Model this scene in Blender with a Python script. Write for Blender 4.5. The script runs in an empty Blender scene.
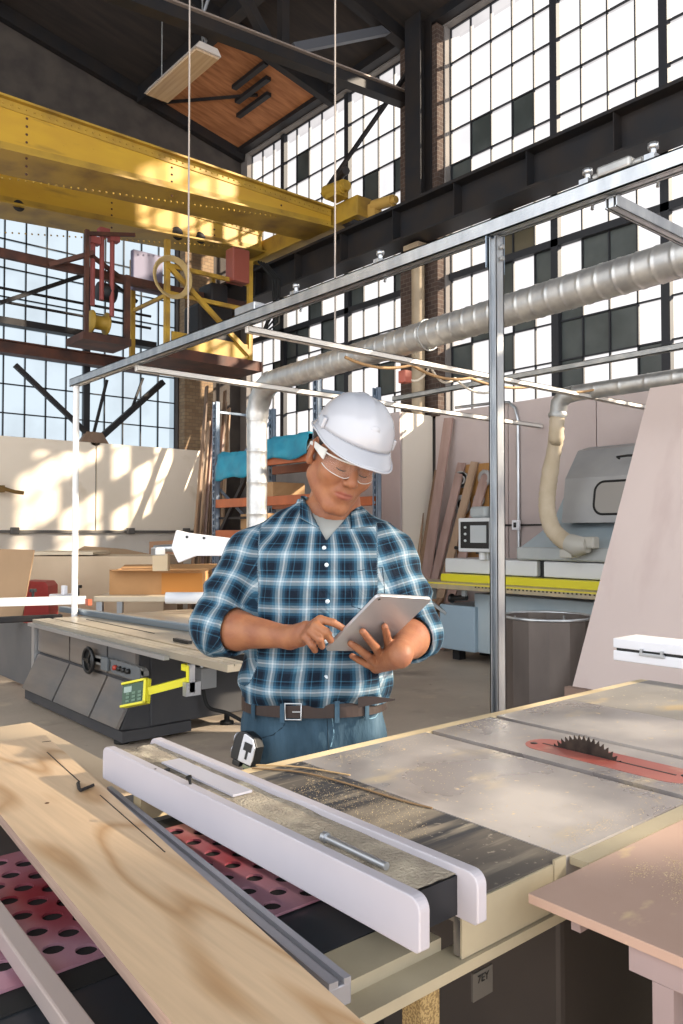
import bpy, bmesh, math, random
import numpy as np
from mathutils import Vector, Matrix, noise as mnoise
random.seed(7)
PI = math.pi
col = bpy.context.scene.collection
# ---------------- camera model (683x1024, 28 mm lens on a 24x36 frame) ----------------
H = 1.38; F = 797.0; YAW = math.radians(40.3); TH = math.radians(1.5)
FW = Vector((math.sin(YAW), math.cos(YAW), 0)); RT = Vector((math.cos(YAW), -math.sin(YAW), 0))
def ray(px, py):
    a = (px-341.5)/F; b = (512-py)/F
    f = math.cos(TH)-b*math.sin(TH); u = math.sin(TH)+b*math.cos(TH)
    return Vector((f*FW.x+a*RT.x, f*FW.y+a*RT.y, u))
def P(px, py, X=None, Y=None, Z=None, D=None):
    r = ray(px, py)
    t = X/r.x if X is not None else Y/r.y if Y is not None else (Z-H)/r.z if Z is not None else D
    return Vector((r.x*t, r.y*t, H+r.z*t))
def LD(lat, d, z):            # lateral / distance on the floor plan to world
    v = RT*lat + FW*d; return Vector((v.x, v.y, z))
# ---------------- materials ----------------
MATS = {}
def mat(name, c, rough=.6, metal=0.0, c2=None, scale=6.0, stretch=(1, 1, 1), lo=.35, hi=.65, bump=0.0, bscale=None,
        emit=None, es=0.0, alpha=1.0, coat=0.0, detail=5, spec=.5, sss=0, rough2=None):
    m = bpy.data.materials.new(name); m.use_nodes = True
    nt = m.node_tree; n = nt.nodes; l = nt.links
    b = n['Principled BSDF']
    b.inputs['Base Color'].default_value = (*c, 1); b.inputs['Roughness'].default_value = rough
    b.inputs['Metallic'].default_value = metal; b.inputs['Specular IOR Level'].default_value = spec
    if coat: b.inputs['Coat Weight'].default_value = coat; b.inputs['Coat Roughness'].default_value = .08
    if emit: b.inputs['Emission Color'].default_value = (*emit, 1); b.inputs['Emission Strength'].default_value = es
    if alpha < 1: b.inputs['Alpha'].default_value = alpha
    if sss:
        b.inputs['Subsurface Weight'].default_value = sss; b.inputs['Subsurface Radius'].default_value = (.012, .004, .002)
    if c2 or bump:
        tc = n.new('ShaderNodeTexCoord'); mp = n.new('ShaderNodeMapping'); mp.inputs['Scale'].default_value = stretch
        l.new(tc.outputs['Object'], mp.inputs[0])
        if c2:
            t = n.new('ShaderNodeTexNoise'); t.inputs['Scale'].default_value = scale; t.inputs['Detail'].default_value = detail
            l.new(mp.outputs[0], t.inputs[0])
            r = n.new('ShaderNodeValToRGB'); r.color_ramp.elements[0].position = lo; r.color_ramp.elements[1].position = hi
            r.color_ramp.elements[0].color = (*c, 1); r.color_ramp.elements[1].color = (*c2, 1)
            l.new(t.outputs[0], r.inputs[0]); l.new(r.outputs[0], b.inputs['Base Color'])
            if rough2 is not None:
                mr = n.new('ShaderNodeMapRange'); mr.inputs[1].default_value = lo; mr.inputs[2].default_value = hi
                mr.inputs[3].default_value = rough; mr.inputs[4].default_value = rough2
                l.new(t.outputs[0], mr.inputs[0]); l.new(mr.outputs[0], b.inputs['Roughness'])
        if bump:
            t2 = n.new('ShaderNodeTexNoise'); t2.inputs['Scale'].default_value = bscale or scale*3; t2.inputs['Detail'].default_value = 6
            l.new(mp.outputs[0], t2.inputs[0])
            bm_ = n.new('ShaderNodeBump'); bm_.inputs['Strength'].default_value = bump; bm_.inputs['Distance'].default_value = .02
            l.new(t2.outputs[0], bm_.inputs['Height']); l.new(bm_.outputs[0], b.inputs['Normal'])
    MATS[name] = m
    return m
def hx(h, k=1.0):
    h = h.lstrip('#'); v = [int(h[i:i+2], 16)/255 for i in (0, 2, 4)]
    return tuple(k*((x/12.92) if x <= .04045 else ((x+.055)/1.055)**2.4) for x in v)
def layers(m, specs):
    """stack further noise masks over a material's base colour: (colour, scale, stretch, lo, hi, offset)"""
    nt = m.node_tree; n = nt.nodes; l = nt.links; b = n['Principled BSDF']
    tc = n.new('ShaderNodeTexCoord')
    for (c, sc, st, lo, hi, off) in specs:
        mp = n.new('ShaderNodeMapping'); mp.inputs['Scale'].default_value = st; mp.inputs['Location'].default_value = off
        l.new(tc.outputs['Object'], mp.inputs[0])
        t = n.new('ShaderNodeTexNoise'); t.inputs['Scale'].default_value = sc; t.inputs['Detail'].default_value = 8; l.new(mp.outputs[0], t.inputs[0])
        mr = n.new('ShaderNodeMapRange'); mr.inputs[1].default_value = lo; mr.inputs[2].default_value = hi; mr.clamp = True
        l.new(t.outputs[0], mr.inputs[0])
        mx = n.new('ShaderNodeMix'); mx.data_type = 'RGBA'; l.new(mr.outputs[0], mx.inputs[0])
        src = b.inputs['Base Color'].links
        if src: l.new(src[0].from_socket, mx.inputs[6])
        else: mx.inputs[6].default_value = b.inputs['Base Color'].default_value
        mx.inputs[7].default_value = (*c, 1)
        l.new(mx.outputs[2], b.inputs['Base Color'])
    return m
def wood(name, c, c2, axis='y', scale=3.0, rough=.55, rings=True, dist=3.0, bscale=1.6):
    m = mat(name, c, rough); nt = m.node_tree; n = nt.nodes; l = nt.links; b = n['Principled BSDF']
    tc = n.new('ShaderNodeTexCoord'); mp = n.new('ShaderNodeMapping')
    s = {'x': (.22, 1, 1), 'y': (1, .22, 1), 'z': (1, 1, .22)}[axis]
    mp.inputs['Scale'].default_value = s; l.new(tc.outputs['Object'], mp.inputs[0])
    nz = n.new('ShaderNodeTexNoise'); nz.inputs['Scale'].default_value = bscale; nz.inputs['Detail'].default_value = 1.5; l.new(mp.outputs[0], nz.inputs[0])
    mu = n.new('ShaderNodeMath'); mu.operation = 'MULTIPLY'; mu.inputs[1].default_value = scale*dist; l.new(nz.outputs[0], mu.inputs[0])
    fr = n.new('ShaderNodeMath'); fr.operation = 'PINGPONG'; fr.inputs[1].default_value = .5; l.new(mu.outputs[0], fr.inputs[0])
    r = n.new('ShaderNodeValToRGB'); r.color_ramp.elements[0].position = .0; r.color_ramp.elements[1].position = .22
    r.color_ramp.elements[0].color = (*c2, 1); r.color_ramp.elements[1].color = (*c, 1); l.new(fr.outputs[0], r.inputs[0])
    mp2 = n.new('ShaderNodeMapping'); mp2.inputs['Scale'].default_value = tuple(q*q if q < 1 else q for q in s); l.new(tc.outputs['Object'], mp2.inputs[0])
    g = n.new('ShaderNodeTexNoise'); g.inputs['Scale'].default_value = 90; g.inputs['Detail'].default_value = 3; l.new(mp2.outputs[0], g.inputs[0])
    mx = n.new('ShaderNodeMix'); mx.data_type = 'RGBA'; mx.blend_type = 'MULTIPLY'; mx.inputs[0].default_value = .35
    l.new(r.outputs[0], mx.inputs[6]); l.new(g.outputs[0], mx.inputs[7]); 
    br = n.new('ShaderNodeBrightContrast'); br.inputs[1].default_value = .0; l.new(mx.outputs[2], br.inputs[0])
    l.new(br.outputs[0], b.inputs['Base Color'])
    return m
# ---------------- mesh builder ----------------
class MB:
    def __init__(s): s.v = []; s.f = []; s.mi = []; s.sm = []; s.cur = 0
    def use(s, i): s.cur = i; return s
    def raw(s, vs, fs, smooth=False, M=None):
        o = len(s.v)
        for v in vs:
            v = Vector(v); s.v.append(M @ v if M else v)
        for f in fs: s.f.append([o+i for i in f]); s.mi.append(s.cur); s.sm.append(smooth)
        return s
    def box(s, a, b, M=None, bev=0.0):
        x0, x1 = sorted((a[0], b[0])); y0, y1 = sorted((a[1], b[1])); z0, z1 = sorted((a[2], b[2]))
        if bev > 0:
            bm = bmesh.new(); bmesh.ops.create_cube(bm, size=1)
            for v in bm.verts: v.co = Vector(((x0+x1)/2+v.co.x*(x1-x0), (y0+y1)/2+v.co.y*(y1-y0), (z0+z1)/2+v.co.z*(z1-z0)))
            bmesh.ops.bevel(bm, geom=bm.edges[:], offset=bev, segments=2, affect='EDGES', profile=.5)
            bm.verts.index_update()
            s.raw([v.co.copy() for v in bm.verts], [[v.index for v in f.verts] for f in bm.faces], False, M); bm.free(); return s
        vs = [(x, y, z) for z in (z0, z1) for y in (y0, y1) for x in (x0, x1)]
        return s.raw(vs, [(0, 2, 3, 1), (4, 5, 7, 6), (0, 1, 5, 4), (2, 6, 7, 3), (0, 4, 6, 2), (1, 3, 7, 5)], False, M)
    def bar(s, p0, p1, w, h, up=(0, 0, 1), bev=0.0):       # rectangular bar between two points
        p0 = Vector(p0); p1 = Vector(p1); d = p1-p0; L = d.length; d.normalize()
        up = Vector(up)
        if abs(d.dot(up)) > .98: up = Vector((1, 0, 0)) if abs(d.x) < .9 else Vector((0, 1, 0))
        sx = d.cross(up).normalized(); uz = sx.cross(d)
        M = Matrix((( sx.x, d.x, uz.x, p0.x), (sx.y, d.y, uz.y, p0.y), (sx.z, d.z, uz.z, p0.z), (0, 0, 0, 1)))
        return s.box((-w/2, 0, -h/2), (w/2, L, h/2), M, bev)
    def chan(s, p0, p1, w, h, t, lip=True, up=(0, 0, 1)):   # C channel opening downward (against up)
        p0 = Vector(p0); p1 = Vector(p1); d = (p1-p0).normalized(); up = Vector(up)
        sx = d.cross(up).normalized(); uz = sx.cross(d)
        for (ox, oz, ww, hh) in ((0, h/2-t/2, w, t), (-w/2+t/2, 0, t, h), (w/2-t/2, 0, t, h), (-w/2+.1*w, -h/2+t/2, .2*w, t), (w/2-.1*w, -h/2+t/2, .2*w, t)):
            o = sx*ox+uz*oz; s.bar(p0+o, p1+o, ww, hh, up)
        return s
    def tube(s, pts, r, n=12, cap=True, closed=False):
        pts = [Vector(p) for p in pts]; rs = r if isinstance(r, (list, tuple)) else [r]*len(pts)
        N = len(pts); vs = []; fs = []; prev = None
        for i, p in enumerate(pts):
            t = (pts[(i+1) % N]-pts[i-1]) if closed else (pts[min(i+1, N-1)]-pts[max(i-1, 0)])
            t.normalize()
            if prev is None:
                a = Vector((0, 0, 1)) if abs(t.z) < .9 else Vector((1, 0, 0)); prev = t.cross(a).normalized()
            u = (prev - t*prev.dot(t)).normalized(); prev = u; w = t.cross(u)
            for k in range(n):
                an = 2*PI*k/n; vs.append(p+(u*math.cos(an)+w*math.sin(an))*rs[i])
        for i in range(N if closed else N-1):
            j = (i+1) % N
            for k in range(n):
                fs.append((i*n+k, i*n+(k+1) % n, j*n+(k+1) % n, j*n+k))
        s.raw(vs, fs, True)
        if cap and not closed:
            s.raw([vs[k] for k in range(n)], [tuple(range(n))[::-1]]); s.raw([vs[(N-1)*n+k] for k in range(n)], [tuple(range(n))])
        return s
    def cyl(s, p0, p1, r, r2=None, n=24): return s.tube([p0, p1], [r, r if r2 is None else r2], n)
    def prism(s, poly, axis, a, b, M=None):                 # polygon in the plane normal to axis, extruded a..b
        k = len(poly)
        def pt(q, t): return {'x': (t, q[0], q[1]), 'y': (q[0], t, q[1]), 'z': (q[0], q[1], t)}[axis]
        vs = [pt(q, a) for q in poly]+[pt(q, b) for q in poly]
        fs = [tuple(range(k))[::-1], tuple(range(k, 2*k))]+[(i, (i+1) % k, k+(i+1) % k, k+i) for i in range(k)]
        return s.raw(vs, fs, False, M)
    def slab(s, pts, n, t):                                  # 3D polygon thickened along n
        n = Vector(n).normalized(); k = len(pts)
        vs = [Vector(p) for p in pts]+[Vector(p)+n*t for p in pts]
        return s.raw(vs, [tuple(range(k))[::-1], tuple(range(k, 2*k))]+[(i, (i+1) % k, k+(i+1) % k, k+i) for i in range(k)])
    def lathe(s, prof, c, n=32, axis='z'):
        vs = []; fs = []; c = Vector(c)
        for (r, z) in prof:
            for k in range(n):
                a = 2*PI*k/n; q = Vector((r*math.cos(a), r*math.sin(a), z))
                if axis == 'x': q = Vector((q.z, q.x, q.y))
                if axis == 'y': q = Vector((q.x, q.z, q.y))
                vs.append(c+q)
        for i in range(len(prof)-1):
            for k in range(n): fs.append((i*n+k, i*n+(k+1) % n, (i+1)*n+(k+1) % n, (i+1)*n+k))
        return s.raw(vs, fs, True)
    def build(s, name, m, parent=None, loc=None, fix=True):
        me = bpy.data.meshes.new(name)
        L = Vector(loc) if loc is not None else Vector((0, 0, 0))
        me.from_pydata([v-L for v in s.v], [], s.f)
        for mm in (m if isinstance(m, (list, tuple)) else [m]): me.materials.append(mm)
        me.polygons.foreach_set('material_index', s.mi); me.polygons.foreach_set('use_smooth', s.sm)
        if fix:
            bm = bmesh.new(); bm.from_mesh(me); bmesh.ops.recalc_face_normals(bm, faces=bm.faces[:]); bm.to_mesh(me); bm.free()
        me.update(); o = bpy.data.objects.new(name, me); col.objects.link(o)
        if parent is not None:
            o.parent = parent
            if loc is None: o.matrix_parent_inverse = Matrix.Identity(4)
        o.location = L
        return o
def tag(o, label=None, cat=None, group=None, kind=None):
    for k, v in (('label', label), ('category', cat), ('group', group), ('kind', kind)):
        if v: o[k] = v
    return o
def thing(name, loc, label, cat, group=None, rz=0.0):
    o = bpy.data.objects.new(name, None); col.objects.link(o); o.location = loc; o.rotation_euler = (0, 0, rz)
    o.empty_display_size = .05
    return tag(o, label, cat, group)
def part(mb, name, m, root, label=None):        # mb in world coordinates, root an unrotated Empty or thing at root.location
    base = Vector((0, 0, 0)); r = root
    while r is not None: base += r.location; r = r.parent
    me_o = mb.build(name, m)
    for v in me_o.data.vertices: v.co -= base
    me_o.parent = root
    if label: me_o['label'] = label
    return me_o
def single(mb, name, m, label, cat, group=None):  # a thing that is one mesh; origin at its base centre
    o = mb.build(name, m)
    xs = [v.co for v in o.data.vertices]
    c = Vector(((min(v.x for v in xs)+max(v.x for v in xs))/2, (min(v.y for v in xs)+max(v.y for v in xs))/2, min(v.z for v in xs)))
    for v in o.data.vertices: v.co -= c
    o.location = c
    return tag(o, label, cat, group)
def struct(mb, name, m):
    o = mb.build(name, m); o['kind'] = 'structure'; return o
def smooth_mod(o, w=.003, seg=2):
    b = o.modifiers.new('Bevel', 'BEVEL'); b.width = w; b.segments = seg; b.limit_method = 'ANGLE'; b.angle_limit = math.radians(40); return o
# ---- palette ----
M = MATS
mat('steel_dark', hx('#1d1e22'), .6, .3, c2=hx('#2b2522'), scale=3)
mat('steel_rust', hx('#3a2620'), .7, .1, c2=hx('#5b3526'), scale=4)
mat('galv', hx('#a9adb2'), .32, .85, c2=hx('#c3c6c8'), scale=14, stretch=(1, 1, .3), bump=.05)
mat('galv_dull', hx('#9a9c9c'), .45, .7, c2=hx('#b9b9b6'), scale=8)
mat('duct', hx('#b5b5b4'), .38, .75, c2=hx('#d0cfcb'), scale=9, bump=.04)
mat('alu', hx('#b9bcc0'), .35, .8)
mat('alu_blue', hx('#8c9aa8'), .3, .8)
mat('white_paint', hx('#e4e3e0'), .45)
mat('white_plastic', hx('#e9e9ee'), .3, coat=.2)
mat('black_plastic', hx('#141516'), .4)
mat('black_rubber', hx('#101010'), .8)
mat('rope', hx('#b39a68'), .9)
# ================= the building =================
def glass(name, c, es, tr):
    m = bpy.data.materials.new(name); m.use_nodes = True; nt = m.node_tree; n = nt.nodes; l = nt.links
    out = n['Material Output']; n.remove(n['Principled BSDF'])
    e = n.new('ShaderNodeEmission'); e.inputs[1].default_value = es
    tc = n.new('ShaderNodeTexCoord'); t = n.new('ShaderNodeTexNoise'); t.inputs['Scale'].default_value = 1.3; t.inputs['Detail'].default_value = 4
    l.new(tc.outputs['Object'], t.inputs[0]); r = n.new('ShaderNodeValToRGB')
    r.color_ramp.elements[0].color = (*[q*.80 for q in c], 1); r.color_ramp.elements[1].color = (*c, 1)
    r.color_ramp.elements[0].position = .3; r.color_ramp.elements[1].position = .55
    l.new(t.outputs[0], r.inputs[0]); l.new(r.outputs[0], e.inputs[0])
    tp = n.new('ShaderNodeBsdfTransparent'); mx = n.new('ShaderNodeMixShader'); mx.inputs[0].default_value = tr
    l.new(e.outputs[0], mx.inputs[1]); l.new(tp.outputs[0], mx.inputs[2]); l.new(mx.outputs[0], out.inputs[0])
    m.use_backface_culling = False
    MATS[name] = m; return m
glass('pane_white', (1, .955, .955), .75, .5)
glass('pane_blue', (.72, .88, 1.0), .6, .5)
mat('pane_dark', hx('#3b403e'), .35, 0, c2=hx('#4d5250'), scale=2.5)
mat('pane_brown', hx('#4a4638'), .35, 0, c2=hx('#5a5240'), scale=2.5)
mat('sash', hx('#26272b'), .6, .2)

floor_m = mat('concrete_floor', hx('#9a8d80'), .62, 0, c2=hx('#b3a594'), scale=.9, lo=.3, hi=.7, bump=.15, bscale=30, rough2=.4)
layers(floor_m, [(hx('#7a6f66'), 1.6, (1, 1, 1), .55, .72, (3, 1, 0)), (hx('#bdae98'), 5, (1, 1, 1), .6, .8, (0, 4, 0)), (hx('#4a433e'), 14, (1, .5, 1), .68, .8, (1, 0, 0))])
b = MB(); b.box((-7, -7, -.2), (8.3, 12.6, 0)); struct(b, 'floor', floor_m)

wall_m = mat('wall_grey', hx('#6d6865'), .85, 0, c2=hx('#7e7873'), scale=2)
brick_m = mat('brick_pier', hx('#33261f'), .9, 0, c2=hx('#54443a'), scale=5)
def brick(name, c1, c2, mortar):
    m = mat(name, c1, .9); nt = m.node_tree; n = nt.nodes; l = nt.links
    tc = n.new('ShaderNodeTexCoord'); mp = n.new('ShaderNodeMapping'); mp.inputs['Rotation'].default_value = (PI/2, 0, 0)
    sx = n.new('ShaderNodeSeparateXYZ'); l.new(tc.outputs['Object'], sx.inputs[0])
    ad = n.new('ShaderNodeMath'); l.new(sx.outputs[0], ad.inputs[0]); l.new(sx.outputs[1], ad.inputs[1])
    cx = n.new('ShaderNodeCombineXYZ'); l.new(ad.outputs[0], cx.inputs[0]); l.new(sx.outputs[2], cx.inputs[1])
    t = n.new('ShaderNodeTexBrick'); t.inputs['Scale'].default_value = 4.2
    t.inputs['Color1'].default_value = (*c1, 1); t.inputs['Color2'].default_value = (*c2, 1); t.inputs['Mortar'].default_value = (*mortar, 1)
    l.new(cx.outputs[0], t.inputs[0]); l.new(t.outputs[0], n['Principled BSDF'].inputs['Base Color']); return m
brick('brick_dark', hx('#3a2b24'), hx('#4c3a30'), hx('#5a5048'))
brick('brick_tan', hx('#8d765a'), hx('#7a6148'), hx('#6a5a48'))

ZB, ZT = 2.95, 8.3
b = MB(); b.box((8, -7, 0), (8.3, 12.6, ZB)); b.box((8, 7.25, ZB), (8.3, 8.02, ZT)); b.box((8, 12.1, ZB), (8.3, 12.6, ZT)); b.box((8, -7, ZB), (8.3, -5.6, ZT))
b.box((8, -7, ZT), (8.3, 12.6, ZT+.5)); struct(b, 'wall_right', MATS['wall_grey'])
b = MB(); b.box((7.86, 7.27, ZB), (7.999, 7.98, ZT)); struct(b, 'trim_1', MATS['brick_dark'])
b = MB(); b.box((6.74, 12.1, 0), (7.3, 12.29, 6.6)); struct(b, 'trim_2', MATS['brick_tan'])
b = MB(); b.box((-7, 12.3, 0), (8.3, 12.6, 2.72)); b.box((6.72, 12.3, 2.72), (8, 12.6, 9.3)); b.box((-7, 12.3, 6.62), (6.72, 12.6, 9.6)); b.box((-7, 12.3, 2.72), (-4.3, 12.6, 6.62))
struct(b, 'wall_back', mat('wall_dark', hx('#3a3431'), .9, 0, c2=hx('#4a433d'), scale=3))

def window(name, axis, a0, cols, z0, rows, mull, thick_rows, dark, lit, other=None, brown=()):
    """cols: list of positions along the wall; rows: list of heights"""
    fr = MB(); pl = MB(); pd = MB(); pb = MB(); pn = {0: pl, 1: pd, 2: pb}
    def bx(m, u0, u1, w0, w1, t0, t1):
        if axis == 'x': m.box((a0+t0, u0, w0), (a0+t1, u1, w1))
        else: m.box((u0, a0+t0, w0), (u1, a0+t1, w1))
    lo, hi = min(cols), max(cols)
    for c in cols:
        w = .05 if c in mull else .009
        bx(fr, c-w, c+w, rows[0], rows[-1], (.0 if c in mull else .05), .11)
    for z in rows:
        w = .045 if z in thick_rows else .009
        bx(fr, lo, hi, z-w, z+w, (.0 if z in thick_rows else .05), .11)
    for i in range(len(cols)-1):
        for j in range(len(rows)-1):
            k = 1 if (i, j) in dark else 2 if (i, j) in brown else 0
            u0, u1 = sorted((cols[i], cols[i+1]))
            bx(pn[k], u0, u1, rows[j], rows[j+1], .075, .081)
    o = struct(fr, name, MATS['sash'])
    for mb, m, lab in ((pl, lit, None), (pd, MATS['pane_dark'], 'dark panes'), (pb, MATS['pane_brown'], 'brownish panes')):
        if mb.v: part(mb, 'pane', m, o, lab)
    return o
rows = [ZB+.005+.47*i for i in range(12)]; rows[-1] = ZT-.01; rows = rows[:12]
rows = [2.96, 3.43, 3.90, 4.37, 4.85, 5.33, 5.93, 6.40, 6.87, 7.34, 7.81, 8.29]
def cell(cols, rows, px, py, ax, a0):
    p = P(px, py, X=a0) if ax == 'x' else P(px, py, Y=a0)
    u = p.y if ax == 'x' else p.x
    for i in range(len(cols)-1):
        l_, h_ = sorted((cols[i], cols[i+1]))
        if l_ <= u < h_:
            for j in range(len(rows)-1):
                if rows[j] <= p.z < rows[j+1]: return (i, j)
cols1 = [7.24, 6.89, 6.55, 6.21, 5.88]; y = 5.56; mull1 = [5.56]
cols1.append(y)
while y > -5.4:
    for k in range(4): cols1.append(y-.345*(k+1))
    y -= 1.38; mull1.append(cols1[-1])
dk = [(475.6, 133), (516, 113), (457, 178), (497, 182), (644.6, 116), (539.6, 265), (591, 249), (617, 242), (591, 232), (617, 226), (502, 279), (567, 313), (479, 336), (458, 357), (516.5, 325), (502, 346), (568, 339), (593, 330.5), (618, 323), (568, 370), (646, 357), (500, 292), (593, 262)]
br = [(511, 241), (502, 245), (518, 240)]
window('window_1', 'x', 8.05, cols1, ZB, rows, mull1, (4.85,), {cell(cols1, rows, *q, 'x', 8) for q in dk}-{None}, MATS['pane_white'], brown={cell(cols1, rows, *q, 'x', 8) for q in br}-{None})
cols2 = [12.1]; yy = 12.1; mull2 = []
for k in range(3):
    for j in range(4): cols2.append(round(yy-.34*(j+1), 4))
    yy -= 1.36; mull2.append(cols2[-1])
cols2 = [12.1-.34*i for i in range(12)]+[8.03]; mull2 = [cols2[3], cols2[8]]
dk2 = [(303, 164), (373, 181), (402, 168), (390, 285), (281, 352), (275, 330), (329, 321), (306, 315), (372, 334), (300, 345), (355, 300), (329, 345), (275, 385), (300, 400), (330, 395), (318, 330), (345, 352), (290, 372), (389, 375)]
window('window_2', 'x', 8.05, cols2, ZB, rows, mull2, (4.85,), {cell(cols2, rows, *q, 'x', 8) for q in dk2}-{None}, MATS['pane_white'])
cols3 = [6.72-.3195*i for i in range(35)]; mull3 = [cols3[i] for i in (5, 14, 23, 32)]
rows3 = [2.75+.44*i for i in range(9)]; rows3[-1] = 6.6
window('window_3', 'y', 12.35, cols3, 2.75, rows3, mull3, (), set(), MATS['pane_blue'])

# roof: plank deck on a slope, coloured dark outside the lit bay
deck = mat('roof_planks', hx('#221d1b'), .9, 0, c2=hx('#332a25'), scale=1.2, stretch=(1, 6, 1))
def roofz(x): return ZT+.12+.20*(8-x)
b = MB(); b.prism([(8.4, roofz(8.4)), (8.4, roofz(8.4)+.15), (-7, roofz(-7)+.15), (-7, roofz(-7))], 'y', -7, 12.6); struct(b, 'ceiling', deck)
pw = mat('deck_wood_lit', hx('#b4784c'), .8, 0, c2=hx('#8f5a36'), scale=2.2, stretch=(1, 7, 1))  # lit corner bay of the deck: the light is put into a paler wood colour
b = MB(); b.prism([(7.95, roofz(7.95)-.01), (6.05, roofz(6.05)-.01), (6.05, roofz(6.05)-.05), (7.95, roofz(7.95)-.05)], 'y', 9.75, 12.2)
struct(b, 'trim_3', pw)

# steel roof truss over the column, purlins
def dim(nm, pts, w, h, m='steel_dark'): return
rt = thing('roof_truss', (5.5, 7.9, 7.0), 'dark steel roof truss meeting the column beside the brick pier', 'truss')
b = MB(); b.bar((8.0, 7.9, 7.50), (-2, 7.9, 6.65), .16, .16); part(b, 'bottom_chord', MATS['steel_dark'], rt)
b = MB(); b.bar((8.0, 7.88, 7.57), (-2, 7.88, 6.72), .22, .02)
part(b, 'chord_flange', mat('steel_edge', hx('#8a7d74'), .6, .2), rt, 'paler flange edge')
for (a, c) in (((5.75, 7.35), (5.75, 8.75)), ((5.9, 7.45), (7.6, 8.4)), ((5.5, 7.4), (4.2, 8.95)), ((3.4, 7.2), (4.2, 8.95)), ((3.2, 7.2), (2.0, 9.4)), ((2.9, 7.15), (3.0, 9.2))):
    b = MB(); b.bar((a[0], 7.9, a[1]), (c[0], 7.9, c[1]), .11, .11); part(b, 'web_member', MATS['steel_dark'] if a[0] != 5.9 else mat('steel_grey', hx('#5b5d63'), .5, .3), rt)
b = MB(); b.bar((8, 7.9, roofz(8)-.1), (-2, 7.9, roofz(-2)-.1), .16, .2); part(b, 'top_chord', MATS['steel_dark'], rt)
for (y, lab) in ((9.66, 'dark purlin beam crossing the roof just before the lit-coloured wood decking'), (12.22, 'dark purlin beam against the far gable above the windows'), (6.2, 'dark purlin beam crossing the roof nearest the camera')):
    b = MB(); b.bar((8, y, roofz(8)-.12), (-6, y, roofz(-6)-.12), .12, .22); single(b, 'roof_beam', MATS['steel_dark'], lab, 'beam', )
for (x, lab) in ((5.95, 'dark roof beam along the left edge of the lit-coloured wood decking'), (7.92, 'dark eave beam running above the tall windows'), (3.2, 'dark roof beam high above the yellow crane')):
    b = MB(); b.bar((x, -4, roofz(x)-(.03 if x > 7.5 else .16)), (x, 12.2, roofz(x)-(.03 if x > 7.5 else .16)), .16, .16 if x > 7.5 else .26); single(b, 'roof_beam', MATS['steel_dark'], lab, 'beam')
b = MB()
b.bar((6.3, 12.1, roofz(6.3)-.1), (7.2, 10.6, roofz(7.2)-.1), .04, .04)
single(b, 'brace_rod', MATS['steel_dark'], 'thin dark rod across the lit-coloured wood decking', 'rod')
for k, (y0, lab) in enumerate(((10.75, 'short dark batten on the decking nearest the window wall'), (11.0, 'middle of three short dark battens on the decking'), (11.3, 'short dark batten on the decking farthest from the camera'))):
    b = MB(); b.bar((6.85+.22*k, y0-.9, roofz(6.85+.22*k)-.12), (6.85+.22*k, y0, roofz(6.85+.22*k)-.12), .09, .06); single(b, 'batten', MATS['steel_dark'], lab, 'batten')

# column in front of the pier
cl = thing('steel_column', (7.72, 7.5, 0), 'steel building column beside the brick pier, pale tan below the crane runway', 'column')
b = MB()
for dx in (-.11, .11): b.box((7.74+dx-.012, 7.36, 5.87), (7.74+dx+.012, 7.64, ZT+.1))
b.box((7.62, 7.49, 5.87), (7.86, 7.51, ZT+.1)); part(b, 'upper_shaft', MATS['steel_dark'], cl, 'dark steel upper length')
b = MB(); b.cyl((7.72, 7.5, 0), (7.72, 7.5, 5.26), .09, n=20); b.box((7.58, 7.36, 0), (7.85, 7.64, .03)); b.box((7.58, 7.36, 5.2), (7.85, 7.64, 5.27))
part(b, 'lower_shaft', mat('column_tan', hx('#a8967c'), .6, 0, c2=hx('#8b7a63'), scale=3), cl, 'tan lower length')
# crane runway along the right wall
b = MB(); b.box((7.42, -6, 5.30), (7.78, 12.2, 5.33)); b.box((7.42, -6, 5.75), (7.78, 12.2, 5.79)); b.box((7.585, -6, 5.33), (7.615, 12.2, 5.75)); b.box((7.56, -6, 5.79), (7.64, 12.2, 5.86))
y = -5.5
while y < 12:
    b.box((7.44, y, 5.33), (7.585, y+.012, 5.75)); y += 1.1
single(b, 'runway_beam', MATS['steel_dark'], 'long dark crane runway beam along the right window wall', 'beam')
b = MB(); b.box((7.86, -6, 5.5), (7.98, 7.25, 5.92)); single(b, 'sill_beam', MATS['steel_dark'], 'dark steel girt on the window wall behind the crane runway', 'beam')
b = MB(); b.bar(P(415, 62, X=7.83), P(322, 195, X=7.83), .05, .05); single(b, 'brace_rod', MATS['steel_dark'], 'thin diagonal brace across the upper windows left of the column', 'rod')

# girts across the back window
b = MB(); b.box((-4, 12.05, 4.03), (6.3, 12.25, 4.20)); b.box((-4, 12.0, 4.19), (6.3, 12.25, 4.21)); single(b, 'wall_girt', MATS['steel_rust'], 'rusty brown steel girt across the back window, the lower one', 'beam')
b = MB(); b.box((-4, 12.08, 4.46), (6.2, 12.25, 4.56)); single(b, 'wall_girt', MATS['steel_dark'], 'narrow dark steel girt across the back window, the upper one', 'beam')
for (p, q, w, lab) in (((15, 365), (92, 438), .07, 'diagonal brace on the lower back window, left of its foot plate'), ((163, 382), (98, 440), .09, 'diagonal brace on the lower back window, right of its foot plate'), ((0, 303), (90, 273), .06, 'diagonal brace rising to the crane across the upper back window'),
                       ((97, 272), (137, 302), .05, 'short diagonal brace sloping down from the crane by the cab'), ((107, 380), (93, 436), .04, 'thin steep rod on the lower back window'), ((143, 378), (132, 408), .035, 'shortest thin rod on the lower back window')):
    b = MB(); b.bar(P(*p, Y=12.0), P(*q, Y=12.0), w, w); single(b, 'brace_rod', MATS['steel_dark'], lab, 'brace')
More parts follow.
